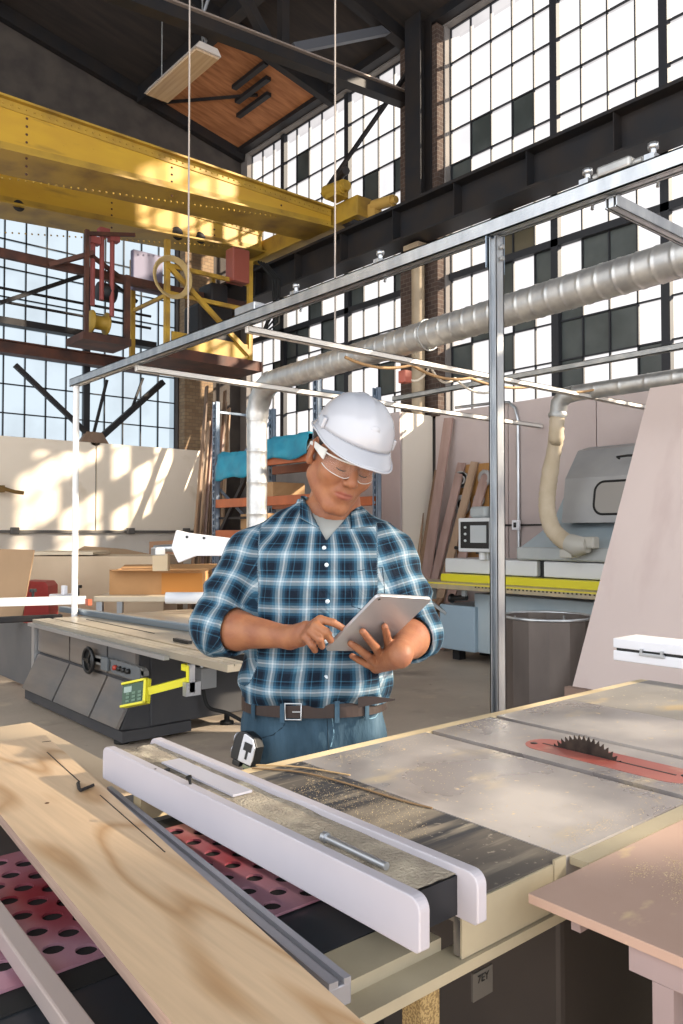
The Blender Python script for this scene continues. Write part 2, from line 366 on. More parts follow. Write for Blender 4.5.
b = MB(); c = P(93, 440, Y=12.0); b.prism([(c.x-.28, c.z-.12), (c.x+.28, c.z-.12), (c.x+.12, c.z+.12), (c.x-.12, c.z+.12)], 'y', 11.93, 12.03); b.cyl((c.x, 11.9, c.z), (c.x, 12.1, c.z), .1)
single(b, 'gusset_plate', mat('rusty_plate', hx('#7c6553'), .7), 'rusty gusset plate where the braces meet below the back window', 'bracket')
for z, lab in ((4.98, 'upper of two thin pipes crossing the back window'), (4.78, 'lower of two thin pipes crossing the back window')):
    b = MB(); b.cyl((-3, 12.1, z), (6.1, 12.1, z), .022, n=8); single(b, 'thin_pipe', MATS['steel_dark'], lab, 'pipe')

# panels on the walls
cream = mat('cream_panel', hx('#e0d2be'), .6, 0, c2=hx('#e9dcca'), scale=.7)
layers(cream, [(hx('#c9b79c'), 2.2, (1, 1, 1), .62, .8, (2, 0, 1))])
cp = []
for i, x0 in enumerate((1.0, 3.44, 5.10)):
    x1 = (3.42, 5.08, 7.30)[i]
    b = MB(); b.box((x0, 11.9, 1.42), (x1, 11.93, 2.78)); 
    o = single(b, 'wall_panel', cream, ('cream sheet panel on the back wall at the left edge of the view', 'cream sheet panel on the back wall behind the tall thin strut post', 'cream sheet panel on the back wall nearest the leaning boards')[i], 'panel', 'cream panels along the back wall'); o['group'] = 'cream panels along the back wall'
b = MB(); b.box((1.0, 11.88, 1.38), (7.3, 11.98, 1.42))
for x in (3.8, 5.6, 6.6): b.box((x, 11.84, 1.36), (x+.12, 11.9, 1.46), bev=.01)
single(b, 'wall_rail', mat('rail_grey', hx('#5a5550'), .6), 'thin dark rail along the bottom of the cream panels', 'rail')
b = MB(); b.box((1.0, 11.94, 0), (7.25, 12.28, 1.38)); single(b, 'wall_cladding', mat('pale_board', hx('#d0c8bd'), .7, 0, c2=hx('#bfb4a6'), scale=1.4), 'pale lower wall boarding beneath the cream panels', 'cladding')
b = MB(); b.box((1.0, 11.94, 1.40), (7.25, 12.0, 2.70)); single(b, 'wall_studs', MATS['steel_dark'], 'dark backing behind the cream wall panels', 'backing')
mdf = mat('pink_ply', hx('#b3a4a0'), .7, 0, c2=hx('#bfb1ac'), scale=1.1)
ys = [7.36, 6.14, 4.92, 3.70, 2.48, 1.26]
names = ['grey-pink wall sheet behind the leaning boards', 'grey-pink wall sheet carrying the vertical conduit', 'grey-pink wall sheet behind the cream hose', 'grey-pink wall sheet mostly behind the big leaning plywood', None, None]
for i in range(4):
    b = MB(); b.box((7.9, ys[i+1]+.006, .02), (7.94, ys[i]-.006, 2.98)); o = single(b, 'wall_panel', mdf, names[i], 'panel', 'grey-pink sheets along the right wall')
b = MB(); b.box((7.94, 2.48, 0), (7.999, 7.36, 2.94)); single(b, 'wall_studs', MATS['steel_dark'], 'dark backing behind the grey-pink wall sheets', 'backing')
b = MB(); b.box((7.32, 7.40, .02), (7.89, 7.44, 2.96)); single(b, 'partition_panel', mat('cream_sheet', hx('#e6dccd'), .6), 'bright cream partition sheet facing the camera beside the brick pier', 'panel')
b = MB(); b.box((7.27, 7.40, .02), (7.31, 8.9, 2.96)); single(b, 'partition_panel', mdf, 'shaded grey partition sheet just right of the hard hat', 'panel')
# ================= yellow crane =================
yel = mat('crane_yellow', hx('#c19a2a'), .5, 0, c2=hx('#b0872a'), scale=1.3, stretch=(1, 1, 2.5), lo=.3, hi=.7)
layers(yel, [(hx('#8a6a2a'), 3, (.5, 1, 3), .6, .78, (0, 2, 1)), (hx('#5a3f22'), 9, (.6, 1, 2), .69, .8, (4, 0, 2))])
yel2 = mat('crane_yellow_dirty', hx('#a8862c'), .6, 0, c2=hx('#6f5324'), scale=2.2, lo=.45, hi=.75)
oxid = mat('crane_under', hx('#6d5526'), .8, 0, c2=hx('#4d3524'), scale=3)
def rivets(mb, pts, r=.014):
    for p in pts: mb.lathe([(0, -.012), (r*.7, -.009), (r, 0)], p, 6, 'y')
def girder(y0, depth, zt, zb, x0, x1, label, holes=()):
    g = thing('crane_girder', (5, y0, 5.2), label, 'crane girder')
    b = MB()
    b.prism([(x0, zb(x0)), (x1, zb(x1)), (x1, zt), (x0, zt)], 'y', y0, y0+.015); part(b, 'web_plate', yel, g)
    b = MB(); b.prism([(x0, zb(x0)), (x1, zb(x1)), (x1, zt), (x0, zt)], 'y', y0+depth-.015, y0+depth); part(b, 'web_plate', yel, g)
    b = MB(); b.box((x0, y0-.07, zt), (x1+.05, y0+depth+.07, zt+.025)); b.box((x0, y0-.012, zt-.1), (x1, y0-.001, zt-.002)); part(b, 'top_flange', yel2, g)
    b = MB(); b.prism([(x0, zb(x0)-.025), (x1, zb(x1)-.025), (x1, zb(x1)), (x0, zb(x0))], 'y', y0-.09, y0+depth+.09)
    b.prism([(x0, zb(x0)+.005), (x1, zb(x1)+.005), (x1, zb(x1)+.09), (x0, zb(x0)+.09)], 'y', y0-.012, y0-.001)
    part(b, 'bottom_flange', yel2, g)
    b = MB(); x = x0+.1
    while x < x1-.05: rivets(b, [(x, y0-.012, zt-.05), (x, y0-.012, zb(x)+.05)]); x += .085
    part(b, 'rivet_rows', yel2, g)['kind'] = 'stuff'
    b = MB()
    for x in (x1-.9, x1-2.6, x1-4.4):
        z = zb(x)+.13
        while z < zt-.13: rivets(b, [(x, y0-.001, z)], .016); z += .09
    o = part(b, 'seam_rivets', MATS['steel_rust'], g); o['kind'] = 'stuff'
    b = MB(); b.box((x1-.02, y0+.02, zb(x1)), (x1, y0+depth-.02, zt)); part(b, 'end_plate', yel2, g)
    if holes:
        for (x, z, r) in holes:
            b = MB(); b.lathe([(0, -.012), (r, -.012), (r*1.15, -.004), (r*1.15, .0)], (x, y0-.002, z), 18, 'y'); part(b, 'hole_rim', MATS['steel_dark'], g)
    return g
girder(8.97, .50, 6.14, lambda x: 5.20+max(-.1, (x-2.69)*.143), -4.5, 7.40, 'front yellow riveted crane girder, nearest the camera and highest in view')
girder(10.75, .45, 6.35, lambda x: 5.25+max(-.1, (x-3.25)*.18), -4.5, 7.40, 'rear yellow crane girder, seen below and behind the front one', holes=((3.5, 5.72, .07), (5.85, 5.92, .09), (6.25, 5.95, .08)))
ec = thing('end_carriage', (7.6, 9.9, 5.87), 'yellow-brown crane end carriage riding on the runway beam', 'crane carriage')
b = MB(); b.box((7.46, 8.45, 5.93), (7.74, 11.6, 6.22), bev=.01); part(b, 'frame', yel2, ec)
for y in (8.75, 11.3):
    b = MB(); b.lathe([(0, -.05), (.17, -.05), (.17, .03), (.2, .03), (.2, .05), (0, .05)], (7.6, y, 6.03), 24, 'x'); part(b, 'wheel', MATS['steel_dark'], ec)
b = MB(); b.cyl((7.30, 8.55, 6.32), (7.30, 8.95, 6.36), .10); b.cyl((7.30, 8.48, 6.315), (7.30, 8.55, 6.32), .07); b.box((7.2, 8.6, 6.2), (7.42, 8.85, 6.27)); part(b, 'drive_motor', yel2, ec)
b = MB(); b.cyl((7.72, 7.98, 6.05), (7.72, 8.38, 6.1), .08); b.cyl((7.72, 7.92, 6.045), (7.72, 7.98, 6.05), .05); b.box((7.66, 8.3, 5.88), (7.8, 8.46, 6.12)); part(b, 'buffer', mat('ochre', hx('#b08c46'), .6), ec)
b = MB(); b.tube([(7.46, 9.0, 6.3), (7.4, 8.8, 6.5), (7.3, 8.6, 6.52), (7.25, 8.45, 6.5)], .06, 8); part(b, 'cable_arm', MATS['steel_dark'], ec)
for k, (y, lab) in enumerate(((9.6, None), (10.3, None))):
    b = MB(); b.cyl((5.9, y, 6.33), (7.4, y, 6.33), .03, n=8); 
# crane trolley machinery hanging under the rear girder and the cab
cabx0, cabx1, caby0, caby1 = 5.36, 6.82, 10.2, 11.3
cab = thing('crane_cab', (6.1, 10.7, 4.1), 'open yellow operator platform hanging under the rear crane girder', 'crane cab')
zf = 4.02
yb = mat('cab_yellow', hx('#b9932f'), .55, 0, c2=hx('#8d6c28'), scale=4)
b = MB(); b.box((cabx0, caby0, zf), (cabx1, caby1, zf+.05)); b.box((cabx0+.1, caby0-.02, zf+.0), (cabx1, caby0, zf+.24)); part(b, 'platform', yb, cab)
b = MB(); b.box((cabx0-.1, caby0-.1, zf-.16), (cabx1+.15, caby1, zf-.01)); part(b, 'floor_frame', MATS['steel_rust'], cab)
for (x, y) in ((cabx0+.03, caby0), (cabx1-.02, caby0), (cabx0+.03, caby1), (cabx1-.02, caby1)):
    b = MB(); b.box((x-.035, y-.035, zf), (x+.035, y+.035, 5.56)); part(b, 'post', yb, cab)
for z in (zf+.75, zf+1.15):
    b = MB(); b.box((cabx0+.03, caby0-.02, z), (cabx1-.02, caby0+.02, z+.06)); part(b, 'guard_rail', yb, cab)
b = MB(); b.bar((cabx0+.05, caby0-.03, zf+1.15), (cabx1-.05, caby0-.03, zf+.1), .05, .07); part(b, 'diagonal_brace', yb, cab)
b = MB(); b.bar((cabx0+.03, caby0, zf+.75), (cabx0+.03, caby1, zf+.75), .04, .05); part(b, 'guard_rail', yb, cab)
b = MB(); b.bar((cabx1-.02, caby0, zf+.75), (cabx1-.02, caby1, zf+.75), .04, .05); part(b, 'guard_rail', yb, cab)
b = MB(); b.box((6.15, 10.6, zf+.05), (6.75, 11.1, zf+.9), bev=.05); b.box((6.3, 10.5, zf+.9), (6.6, 10.9, zf+1.2), bev=.03); part(b, 'control_stand', MATS['steel_dark'], cab)
b = MB(); b.box((5.25, 11.0, zf+1.0), (5.75, 11.1, zf+1.6), bev=.02); part(b, 'back_panel', mat('mauve_panel', hx('#6e6a80'), .6), cab)
b = MB(); b.box((6.42, caby0-.12, zf+1.15), (6.72, caby0+.1, zf+1.66), bev=.02); part(b, 'switch_box', mat('red_box', hx('#8f4a3c'), .5), cab, 'faded red switch box')
b = MB()
for k in range(5):
    b.tube([(5.42+(.25+.012*k)*math.cos(a), caby0-.07-.012*k, zf+.98+(.25+.012*k)*math.sin(a)) for a in [2*PI*i/24 for i in range(24)]], .014, 6, closed=True)
single(b, 'rope_coil', MATS['rope'], 'coiled rope hanging on the rail of the yellow crane platform', 'rope')
b = MB(); 
for k in range(4): b.tube([(6.95+.05*k, caby0, 5.6), (7.15+.05*k, caby0-.1, 5.35), (7.25+.03*k, caby0, 5.0-.1*k), (7.1, caby0+.1, 4.5)], .018, 6)
part(b, 'control_cables', MATS['black_rubber'], cab)
hoist = thing('hoist_gear', (4.7, 10.6, 4.2), 'rusty hoist gear with red levers on the left side of the crane platform', 'hoist')
hr = mat('lever_red', hx('#8c4540'), .6)
for k, (x, z0, z1) in enumerate(((4.42, 4.5, 5.35), (4.55, 4.6, 5.5), (4.7, 4.4, 5.45))):
    b = MB(); b.cyl((x, 10.5, z0), (x, 10.5, z1), .035, n=8); b.box((x-.05, 10.44, z1), (x+.09, 10.56, z1+.1)); part(b, 'lever', hr, hoist)
b = MB(); b.box((4.25, 10.4, 4.0), (4.95, 11.0, 4.1)); b.box((4.28, 10.4, 4.1), (4.33, 10.46, 5.5)); b.box((4.86, 10.4, 4.1), (4.93, 10.46, 5.0)); b.bar((4.3, 10.43, 5.45), (5.0, 10.43, 5.6), .05, .05); part(b, 'frame', MATS['steel_rust'], hoist)
b = MB(); b.lathe([(0, -.12), (.16, -.12), (.16, -.1), (.1, -.1), (.1, .1), (.16, .1), (.16, .12), (0, .12)], (4.62, 10.75, 4.35), 20, 'x'); part(b, 'drum', yel2, hoist)
b = MB(); b.lathe([(0, -.12), (.13, -.12), (.13, .12), (0, .12)], (4.66, 10.6, 4.75), 16, 'x'); part(b, 'drum', MATS['steel_dark'], hoist)
# a walkway beam under the rear girder that carries the gear
b = MB(); b.box((2.9, 10.72, 4.98), (7.3, 10.8, 5.10)); b.bar((3.9, 10.7, 5.0), (4.4, 10.4, 5.2), .06, .06); b.bar((4.28, 10.42, 5.2), (4.9, 10.7, 5.05), .05, .05)
single(b, 'walkway_beam', MATS['steel_rust'], 'dark rusty beam slung beneath the rear yellow crane girder', 'beam')

# ================= hanging light fixture =================
lf = thing('light_fixture', (4.72, 8.6, 7.0), 'long fluorescent light fixture hanging high at upper left on thin wires', 'ceiling light')
b = MB(); b.prism([(4.55, 6.97), (4.89, 6.97), (4.84, 7.05), (4.60, 7.05)], 'y', 7.95, 9.25); part(b, 'housing', mat('fixture_white', hx('#b5ada6'), .5), lf)
b = MB(); b.box((4.57, 7.98, 6.945), (4.87, 9.22, 6.97)); part(b, 'diffuser', mat('fixture_lens', hx('#b9a184'), .4, 0, c2=hx('#a58c70'), scale=1, stretch=(30, 1, 1)), lf)
for y in (8.1, 9.1):
    b = MB(); b.cyl((4.72, y, 7.05), (4.72, y, 9.0), .008, n=6); part(b, 'suspension_wire', MATS['galv_dull'], lf)
b = MB(); b.tube([(4.72, 8.15, 7.05), (4.78, 8.12, 7.2), (4.68, 8.1, 7.35), (4.8, 8.1, 7.7), (4.72, 8.1, 8.6)], .02, 6); part(b, 'power_cord', mat('cord_grey', hx('#8a8c90'), .5), lf)

# ================= strut frame =================
ZF = 2.695; XF = 2.715; YF0 = 2.17
b = MB(); b.chan((XF, -2.5, ZF), (XF, 6.85, ZF), .07, .065, .006)
b.box((XF-.012, -2.5, ZF-.03), (XF+.012, 6.85, ZF+.03))
fr_ = single(b, 'strut_channel', MATS['galv'], 'long galvanised strut channel running overhead from upper right to the far left post', 'channel')
b = MB(); b.chan((XF, YF0, 0), (XF, YF0, ZF-.04), .045, .05, .006, up=(1, 0, 0)); b.box((XF-.003, YF0-.02, 0), (XF+.003, YF0+.02, ZF-.04)); b.box((XF-.06, YF0-.06, 0), (XF+.06, YF0+.06, .008))
pst = thing('strut_post', (XF, YF0, 0), 'tall galvanised strut post standing in front of the metal bin', 'post')
part(b, 'channel', MATS['galv'], pst)
b = MB(); b.box((XF-.035, YF0+.024, ZF-.17), (XF+.035, YF0+.03, ZF-.03)); b.box((XF+.024, YF0-.02, ZF-.2), (XF+.034, YF0+.03, ZF-.035)); part(b, 'bracket', MATS['alu_blue'], pst)
for z in (ZF-.09, ZF-.14):
    b = MB(); b.cyl((XF-.0, YF0-.04, z), (XF-.0, YF0-.026, z), .01, n=6); part(b, 'bolt', MATS['galv_dull'], pst)
b = MB(); b.cyl((XF, 6.78, 0), (XF, 6.78, ZF-.035), .026, n=16); b.cyl((XF, 6.78, 0), (XF, 6.78, .01), .07, n=16)
single(b, 'strut_post', MATS['white_paint'], 'tall thin white post at far left, behind the panel saw', 'post')
b = MB(); b.box((5.42, 1.3, 0), (5.46, 1.35, ZF-.04)); single(b, 'strut_post', MATS['galv_dull'], 'galvanised post behind the big leaning plywood sheet', 'post')
whm = mat('strut_white', hx('#d9d4cd'), .4, .1)
for (y, x1, lab, hgt) in ((1.62, 5.6, 'pale overhead cross strut at the upper right corner', .045), (4.10, 7.85, 'upper of the two white cross struts passing behind the spiral duct', .04), (5.62, 7.85, 'lower white cross strut starting above the crane platform edge', .045)):
    b = MB(); b.chan((XF, y, ZF-.06), (x1, y, ZF-.06), .05, hgt, .005); b.box((XF, y-.01, ZF-.08), (x1, y+.01, ZF-.045))
    single(b, 'cross_strut', whm if y > 2 else MATS['galv'], lab, 'strut')
b = MB(); b.chan((5.44, -.5, ZF), (5.44, 5.62, ZF), .045, .045, .005); single(b, 'strut_channel', MATS['galv_dull'], 'second strut channel parallel to the long one, behind the duct', 'channel')
# clamps along the channel
for (y, lab) in ((1.45, 'small beam clamp on the strut channel nearest the upper right corner'), (1.72, 'small beam clamp beside the fitting on the strut channel'), (2.9, 'small beam clamp on the channel above the duct'), (3.6, 'small clamp block on the channel mid-way')):
    b = MB(); b.box((XF-.03, y-.02, ZF+.033), (XF+.03, y+.02, ZF+.055)); b.cyl((XF, y, ZF+.05), (XF, y, ZF+.09), .012, n=8); b.lathe([(0, .08), (.02, .08), (.02, .1), (0, .1)], (XF, y, ZF), 8); b.tube([(XF+.02, y, ZF+.05), (XF+.045, y, ZF+.0), (XF+.03, y, ZF-.05)], .007, 6)
    single(b, 'beam_clamp', MATS['galv'], lab, 'clamp')
b = MB(); b.box((XF-.04, 1.52, ZF+.034), (XF+.03, 1.66, ZF+.075), bev=.01); b.cyl((XF, 1.49, ZF+.055), (XF, 1.69, ZF+.055), .014, n=8); single(b, 'conduit_fitting', MATS['galv_dull'], 'oval grey conduit fitting on top of the strut channel', 'fitting')
b = MB(); b.box((XF-.03, 3.98, ZF+.034), (XF+.05, 4.2, ZF+.085), bev=.006); single(b, 'conduit_fitting', MATS['galv'], 'square junction fitting on the channel in front of the crane platform', 'fitting')
# suspension cables
c1 = P(188, 345, X=XF)
b = MB(); b.cyl((XF, c1.y, ZF+.034), (XF, c1.y, roofz(XF)), .006, n=6); single(b, 'hanging_cable', mat('cable_pale', hx('#9a9088'), .5), 'thin pale cable hanging left of centre in front of the crane', 'cable')
c2 = P(335, 350, Y=4.10)
b = MB(); b.cyl((c2.x, 4.10, ZF-.035), (c2.x, 4.10, roofz(c2.x)), .006, n=6); single(b, 'hanging_cable', MATS['cable_pale'], 'thin pale cable hanging above the man\'s hard hat', 'cable')

# ================= ducts =================
def ribbed(mb, a, c, r, step=.12):
    a = Vector(a); c = Vector(c); L = (c-a).length; n = max(2, int(L/step)); d = (c-a)/n
    pts = []; rs = []
    for i in range(n):
        p = a+d*i
        for (t, q) in ((0, 1.0), (.006/step, 1.03), (.016/step, 1.03), (.022/step, 1.0), (.035/step if step < .2 else .2, 1.0), (.9, 1.0)): pts.append(p+d*t); rs.append(r*q)
    pts.append(c); rs.append(r); mb.tube(pts, rs, 28)
dz = 2.86
dt = thing('spiral_duct', (4.5, 6.4, 0), 'large galvanised spiral duct crossing overhead and dropping behind the man', 'duct')
A = Vector((3.95, -.5, dz)); B_ = Vector((4.49, 6.30, dz))
b = MB(); ribbed(b, A, B_, .105); part(b, 'overhead_run', MATS['duct'], dt)
b = MB(); C_ = Vector((4.53, 6.4, dz-.35)); pts = []
d0 = (B_-A).normalized()
for i in range(9):
    t = i/8*PI/2; pts.append(B_+d0*(.34*math.sin(t))+Vector((0, 0, -.34*(1-math.cos(t)))))
b.tube(pts, [.108, .115]*4+[.108], 28); part(b, 'elbow', MATS['duct'], dt)
b = MB(); e = pts[-1]; ribbed(b, e, (e.x, e.y, .02), .102, .3); part(b, 'down_pipe', MATS['duct'], dt)
b = MB()
for y in (1.55, 4.1):
    q = A+(B_-A)*((y+.5)/6.55)
    b.tube([(q.x+.115*math.cos(a), y, dz+.115*math.sin(a)) for a in [2*PI*i/24 for i in range(24)]], .008, 6, closed=True)
part(b, 'hanger_ring', MATS['galv_dull'], dt)
d2 = thing('exhaust_duct', (7.0, 3.9, 2.6), 'smaller galvanised duct at right leading to the cream flexible hose', 'duct')
x2 = 6.5; q0 = P(570, 392, X=x2); q1 = P(683, 376, X=x2)
zd = q0.z-.02
b = MB(); ribbed(b, (x2, -1.0, zd), (x2, q0.y-.05, zd), .075, .25); part(b, 'horizontal_run', MATS['duct'], d2)
b = MB(); b.tube([(x2, q0.y-.05, zd), (x2, q0.y+.05, zd-.01), (x2, q0.y+.12, zd-.07), (x2, q0.y+.14, zd-.2)], [.078, .082, .082, .078], 20); b.lathe([(.085, 0), (.09, .02), (.085, .04)], (x2, q0.y+.14, zd-.2), 20); part(b, 'elbow', MATS['galv_dull'], d2)
HOSE_TOP = Vector((x2, q0.y+.14, zd-.2))
# wires strung along the cross struts
wr = mat('wire_tan', hx('#b08c62'), .6)
b = MB(); pa = P(383, 362, X=7.0); 
def sag(a, c, n=10, s=.1): 
    a = Vector(a); c = Vector(c); return [a+(c-a)*(i/n)-Vector((0, 0, s*4*(i/n)*(1-i/n))) for i in range(n+1)]
w1 = [P(345, 357, D=6.0), P(412, 365, D=6.3), P(470, 378, D=6.6), P(540, 385, D=7.0), P(600, 388, D=7.3), P(683, 380, D=7.4)]
for i in range(len(w1)-1): b.tube(sag(w1[i], w1[i+1], 8, .05), .012, 6, cap=False)
single(b, 'wire_run', wr, 'tan electrical cable looping along beneath the spiral duct', 'cable')
b = MB(); w2 = [P(405, 375, D=6.4), P(430, 366, D=6.4), P(455, 378, D=6.6), P(500, 388, D=6.8)]
for i in range(3): b.tube(sag(w2[i], w2[i+1], 8, .08), .010, 6, cap=False)
single(b, 'wire_run', mat('wire_cream', hx('#d8cfc0'), .5), 'cream flexible cable drooping below the struts right of the column', 'cable')
b = MB(); j = P(405, 377, D=6.4); b.box(j-Vector((.04, .04, .05)), j+Vector((.04, .04, .05)), bev=.008); single(b, 'junction_box', mat('red_small', hx('#a85a4a'), .5), 'tiny red box where the cables meet beside the tan column', 'box')
# ================= pallet rack =================
rx0, rx1, ry0, ry1 = 5.5, 6.4, 6.90, 9.03
upm = mat('upright_blue', hx('#6f7f92'), .45, .3, c2=hx('#8a96a4'), scale=5)
org = mat('beam_orange', hx('#b4623a'), .5, 0, c2=hx('#9c5433'), scale=3)
rk = thing('pallet_rack', (5.95, 7.96, 0), 'pallet rack with orange beams and blue-grey uprights behind the man', 'rack')
for (x, y) in ((rx0, ry0), (rx1, ry0), (rx0, ry1), (rx1, ry1)):
    b = MB(); b.chan((x, y, 0), (x, y, 3.1), .08, .07, .008, up=(1, 0, 0)); b.box((x-.07, y-.06, 0), (x+.07, y+.06, .01))
    z = .1
    while z < 3.0: b.box((x-.0368, y-.012, z), (x-.0356, y+.012, z+.03)); z += .09
    part(b, 'upright', upm, rk)
for y in (ry0, ry1):
    for (z0, z1) in ((.3, 1.2), (2.0, 1.2), (2.0, 2.95)):
        b = MB(); b.bar((rx0, y, z0), (rx1, y, z1), .03, .03); part(b, 'end_brace', upm, rk)
    for z in (.25, 2.97):
        b = MB(); b.bar((rx0, y, z), (rx1, y, z), .03, .03); part(b, 'end_strut', upm, rk)
for z in (.62, 1.36, 1.76, 2.24):
    for x in (rx0, rx1):
        b = MB(); b.box((x-.03, ry0+.03, z-.055), (x+.03, ry1-.03, z+.055), bev=.006); part(b, 'beam', org, rk)
b = MB(); b.bar((rx0+.02, ry1-.1, 1.40), (rx0+.02, ry1-.75, 2.15), .05, .05); b.bar((rx0+.03, ry1, 1.57), (rx0+.03, ry1-.9, 1.57), .03, .03); part(b, 'cross_brace', MATS['steel_dark'], rk)
plyd = wood('plank_red', hx('#a86a48'), hx('#8a5236'), 'y', 3, .7)
for k in range(3):
    b = MB(); b.box((rx0+.02+.02*k, ry0+.1, 2.30+.05*k), (rx1-.02, ry1-.9-.2*k, 2.345+.05*k)); single(b, 'wood_sheet', plyd, ('lowest of the reddish wood sheets on the top rack level', 'middle reddish wood sheet on the top rack level', 'topmost reddish wood sheet on the rack beneath the teal tarp')[k], 'board')
tan = mat('tan_board', hx('#b08a62'), .75, 0, c2=hx('#9c7850'), scale=2)
b = MB(); b.box((5.62, 7.3, 1.42), (6.2, 7.75, 1.66), bev=.01); single(b, 'cardboard_box', tan, 'tan cardboard box on the lower rack shelf behind the shoulder', 'box')
b = MB(); b.box((5.6, 8.0, 1.42), (6.2, 8.6, 1.62), bev=.01); single(b, 'cardboard_box', tan, 'tan cardboard box on the rack shelf near the far upright', 'box')
b = MB(); b.box((5.6, 7.9, 1.815), (6.1, 8.4, 2.0), bev=.01); single(b, 'cardboard_box', tan, 'tan cardboard box on the middle rack shelf under the tarp', 'box')
# tarp draped over the stack
def drape(name, m, label, cat):
    nx, ny = 20, 44; vs = []; fs = []
    for i in range(nx+1):
        for j in range(ny+1):
            u = i/nx; v = j/ny
            y = 7.0+v*1.93; base = 2.56-.13*v - (.0 if v < .7 else .0)
            top = 2.46 if v < .45 else 2.46-.1*min(1, (v-.45)/.2)
            wob = mnoise.noise(Vector((u*3, v*7, 0)))*.05 + mnoise.noise(Vector((u*9, v*19, 3)))*.02
            if u < .35:
                t = 1-u/.35; ln = .13+.16*(mnoise.noise(Vector((v*4, 1, 0)))*.5+.5)+.12*v
                x = 5.47-.045*math.sin(t*2)+.03*mnoise.noise(Vector((v*12, t*2, 5))); z = top-t*ln+.02
            else:
                t = (u-.35)/.65; x = 5.46+t*.95; z = top+.03+abs(wob)
            vs.append((x, y, z))
    for i in range(nx):
        for j in range(ny): a = i*(ny+1)+j; fs.append((a, a+1, a+ny+2, a+ny+1))
    b = MB(); b.raw(vs, fs, True); o = single(b, name, m, label, cat)
    s_ = o.modifiers.new('Solidify', 'SOLIDIFY'); s_.thickness = .006; s_.offset = 1
    return o
drape('tarp', mat('teal_tarp', hx('#1d7b96'), .55, 0, c2=hx('#2c90a8'), scale=6), 'teal blue tarp draped over the boards on top of the pallet rack', 'tarp')

# ================= leaning boards =================
gb = [wood('board_a', hx('#9a7c62'), hx('#7d6049'), 'z', 3, .7), wood('board_b', hx('#7d6653'), hx('#5e4a3b'), 'z', 3, .7), wood('board_c', hx('#b3977d'), hx('#94775d'), 'z', 3, .7), mat('board_pink', hx('#a58b82'), .7, 0, c2=hx('#8f756b'), scale=3, stretch=(3, 3, .3))]
def lean(p0, p1, w, t, m, label, grp, nrm=None, cat='board', name='leaning_board'):
    b = MB(); b.bar(p0, p1, w, t, up=nrm or (1, 0, .2)); o = single(b, name, m, label, cat, grp); return o
random.seed(3)
G1 = 'boards leaning in the corner beside the rack'
for k in range(11):
    px0 = 192+k*2.2+random.uniform(-1, 1); 
    top = P(px0+14+random.uniform(-2, 3), 392+random.uniform(-6, 30), Y=11.6+.03*k); bot = P(px0+1, 560+random.uniform(0, 10), Y=10.9+.04*k)
    bot = P(px0-3+.5*k, 590, Y=10.75+.04*k); bot.z = .0
    lean(bot+Vector((0, 0, .01)), top, .09, .025, gb[k % 4], 'narrow brown board leaning in the back corner between the cream panels and the rack', G1)
G2 = 'narrow boards leaning on the right wall'
spec = [((417, 645), (449, 418), .09, 3, 'tallest narrow board leaning right of the cream partition'), ((412, 645), (424, 466), .06, 2, 'thin pale strip leftmost of the boards leaning on the right wall'),
        ((420, 645), (462, 463), .075, 3, 'second leaning strip to the right of the tallest board'), ((429, 645), (475, 462), .07, 2, 'pale strip leaning across the wooden tool board'), ((438, 645), (487, 470), .075, 3, 'strip with the greatest lean, crossing in front of the round sockets'),
        ((409, 645), (437, 470), .04, 0, 'dark narrow strip tucked beside the tallest board')]
for (a, c, w_, k, lab) in spec:
    top = P(*c, X=7.84); w_ = w_*1.7
    d_ = P(a[0], a[1], X=7.38); bot = Vector((7.38, d_.y, .01))
    lean(bot, top, w_, .025, gb[k], lab, None)
b = MB(); p0 = P(443, 608, X=7.2); b.slab([(6.95, 6.75, .01), (6.95, 6.35, .01), (7.3, 6.2, .5), (7.3, 6.6, .5)], (-.8, .3, .5), .03); single(b, 'wood_offcut', gb[3], 'short pinkish offcut panel leaning low beside the machine\'s left end', 'offcut')
b = MB(); b.slab([(7.0, 7.0, .01), (7.0, 6.86, .01), (7.45, 6.8, .55), (7.45, 6.94, .55)], (-.8, .1, .5), .03); single(b, 'wood_offcut', gb[0], 'narrow brown offcut leaning behind the short pinkish one', 'offcut')
# wooden tool board with round sockets
tb = thing('tool_board', (7.86, 6.45, 1.2), 'orange-brown wooden board on the wall with round grey fittings', 'tool board')
ta = P(463, 465, X=7.86); tc_ = P(494, 560, X=7.86)
tw = wood('toolboard_wood', hx('#b08048'), hx('#8e6336'), 'z', 4, .6)
b = MB(); b.box((7.85, tc_.y, tc_.z), (7.895, ta.y+.1, ta.z)); part(b, 'panel', tw, tb)
for (px, py, r) in ((441, 481, .11), (464, 480, .10), (486, 478, .10), (463, 505, .13), (480, 500, .08)):
    c = P(px, py, X=7.84); 
    if c.y > ta.y+.05: c.y = ta.y
    b = MB(); b.lathe([(r*.55, -.03), (r, -.03), (r, .01), (r*.55, .01), (r*.55, -.03)], (7.83, c.y, c.z), 24, 'x'); part(b, 'round_fitting', mat('fitting_grey', hx('#9c9a98'), .5), tb)
    b = MB(); b.lathe([(0, -.01), (r*.54, -.01), (r*.54, .0), (0, .0)], (7.83, c.y, c.z), 24, 'x'); part(b, 'fitting_core', MATS['black_plastic'], tb)

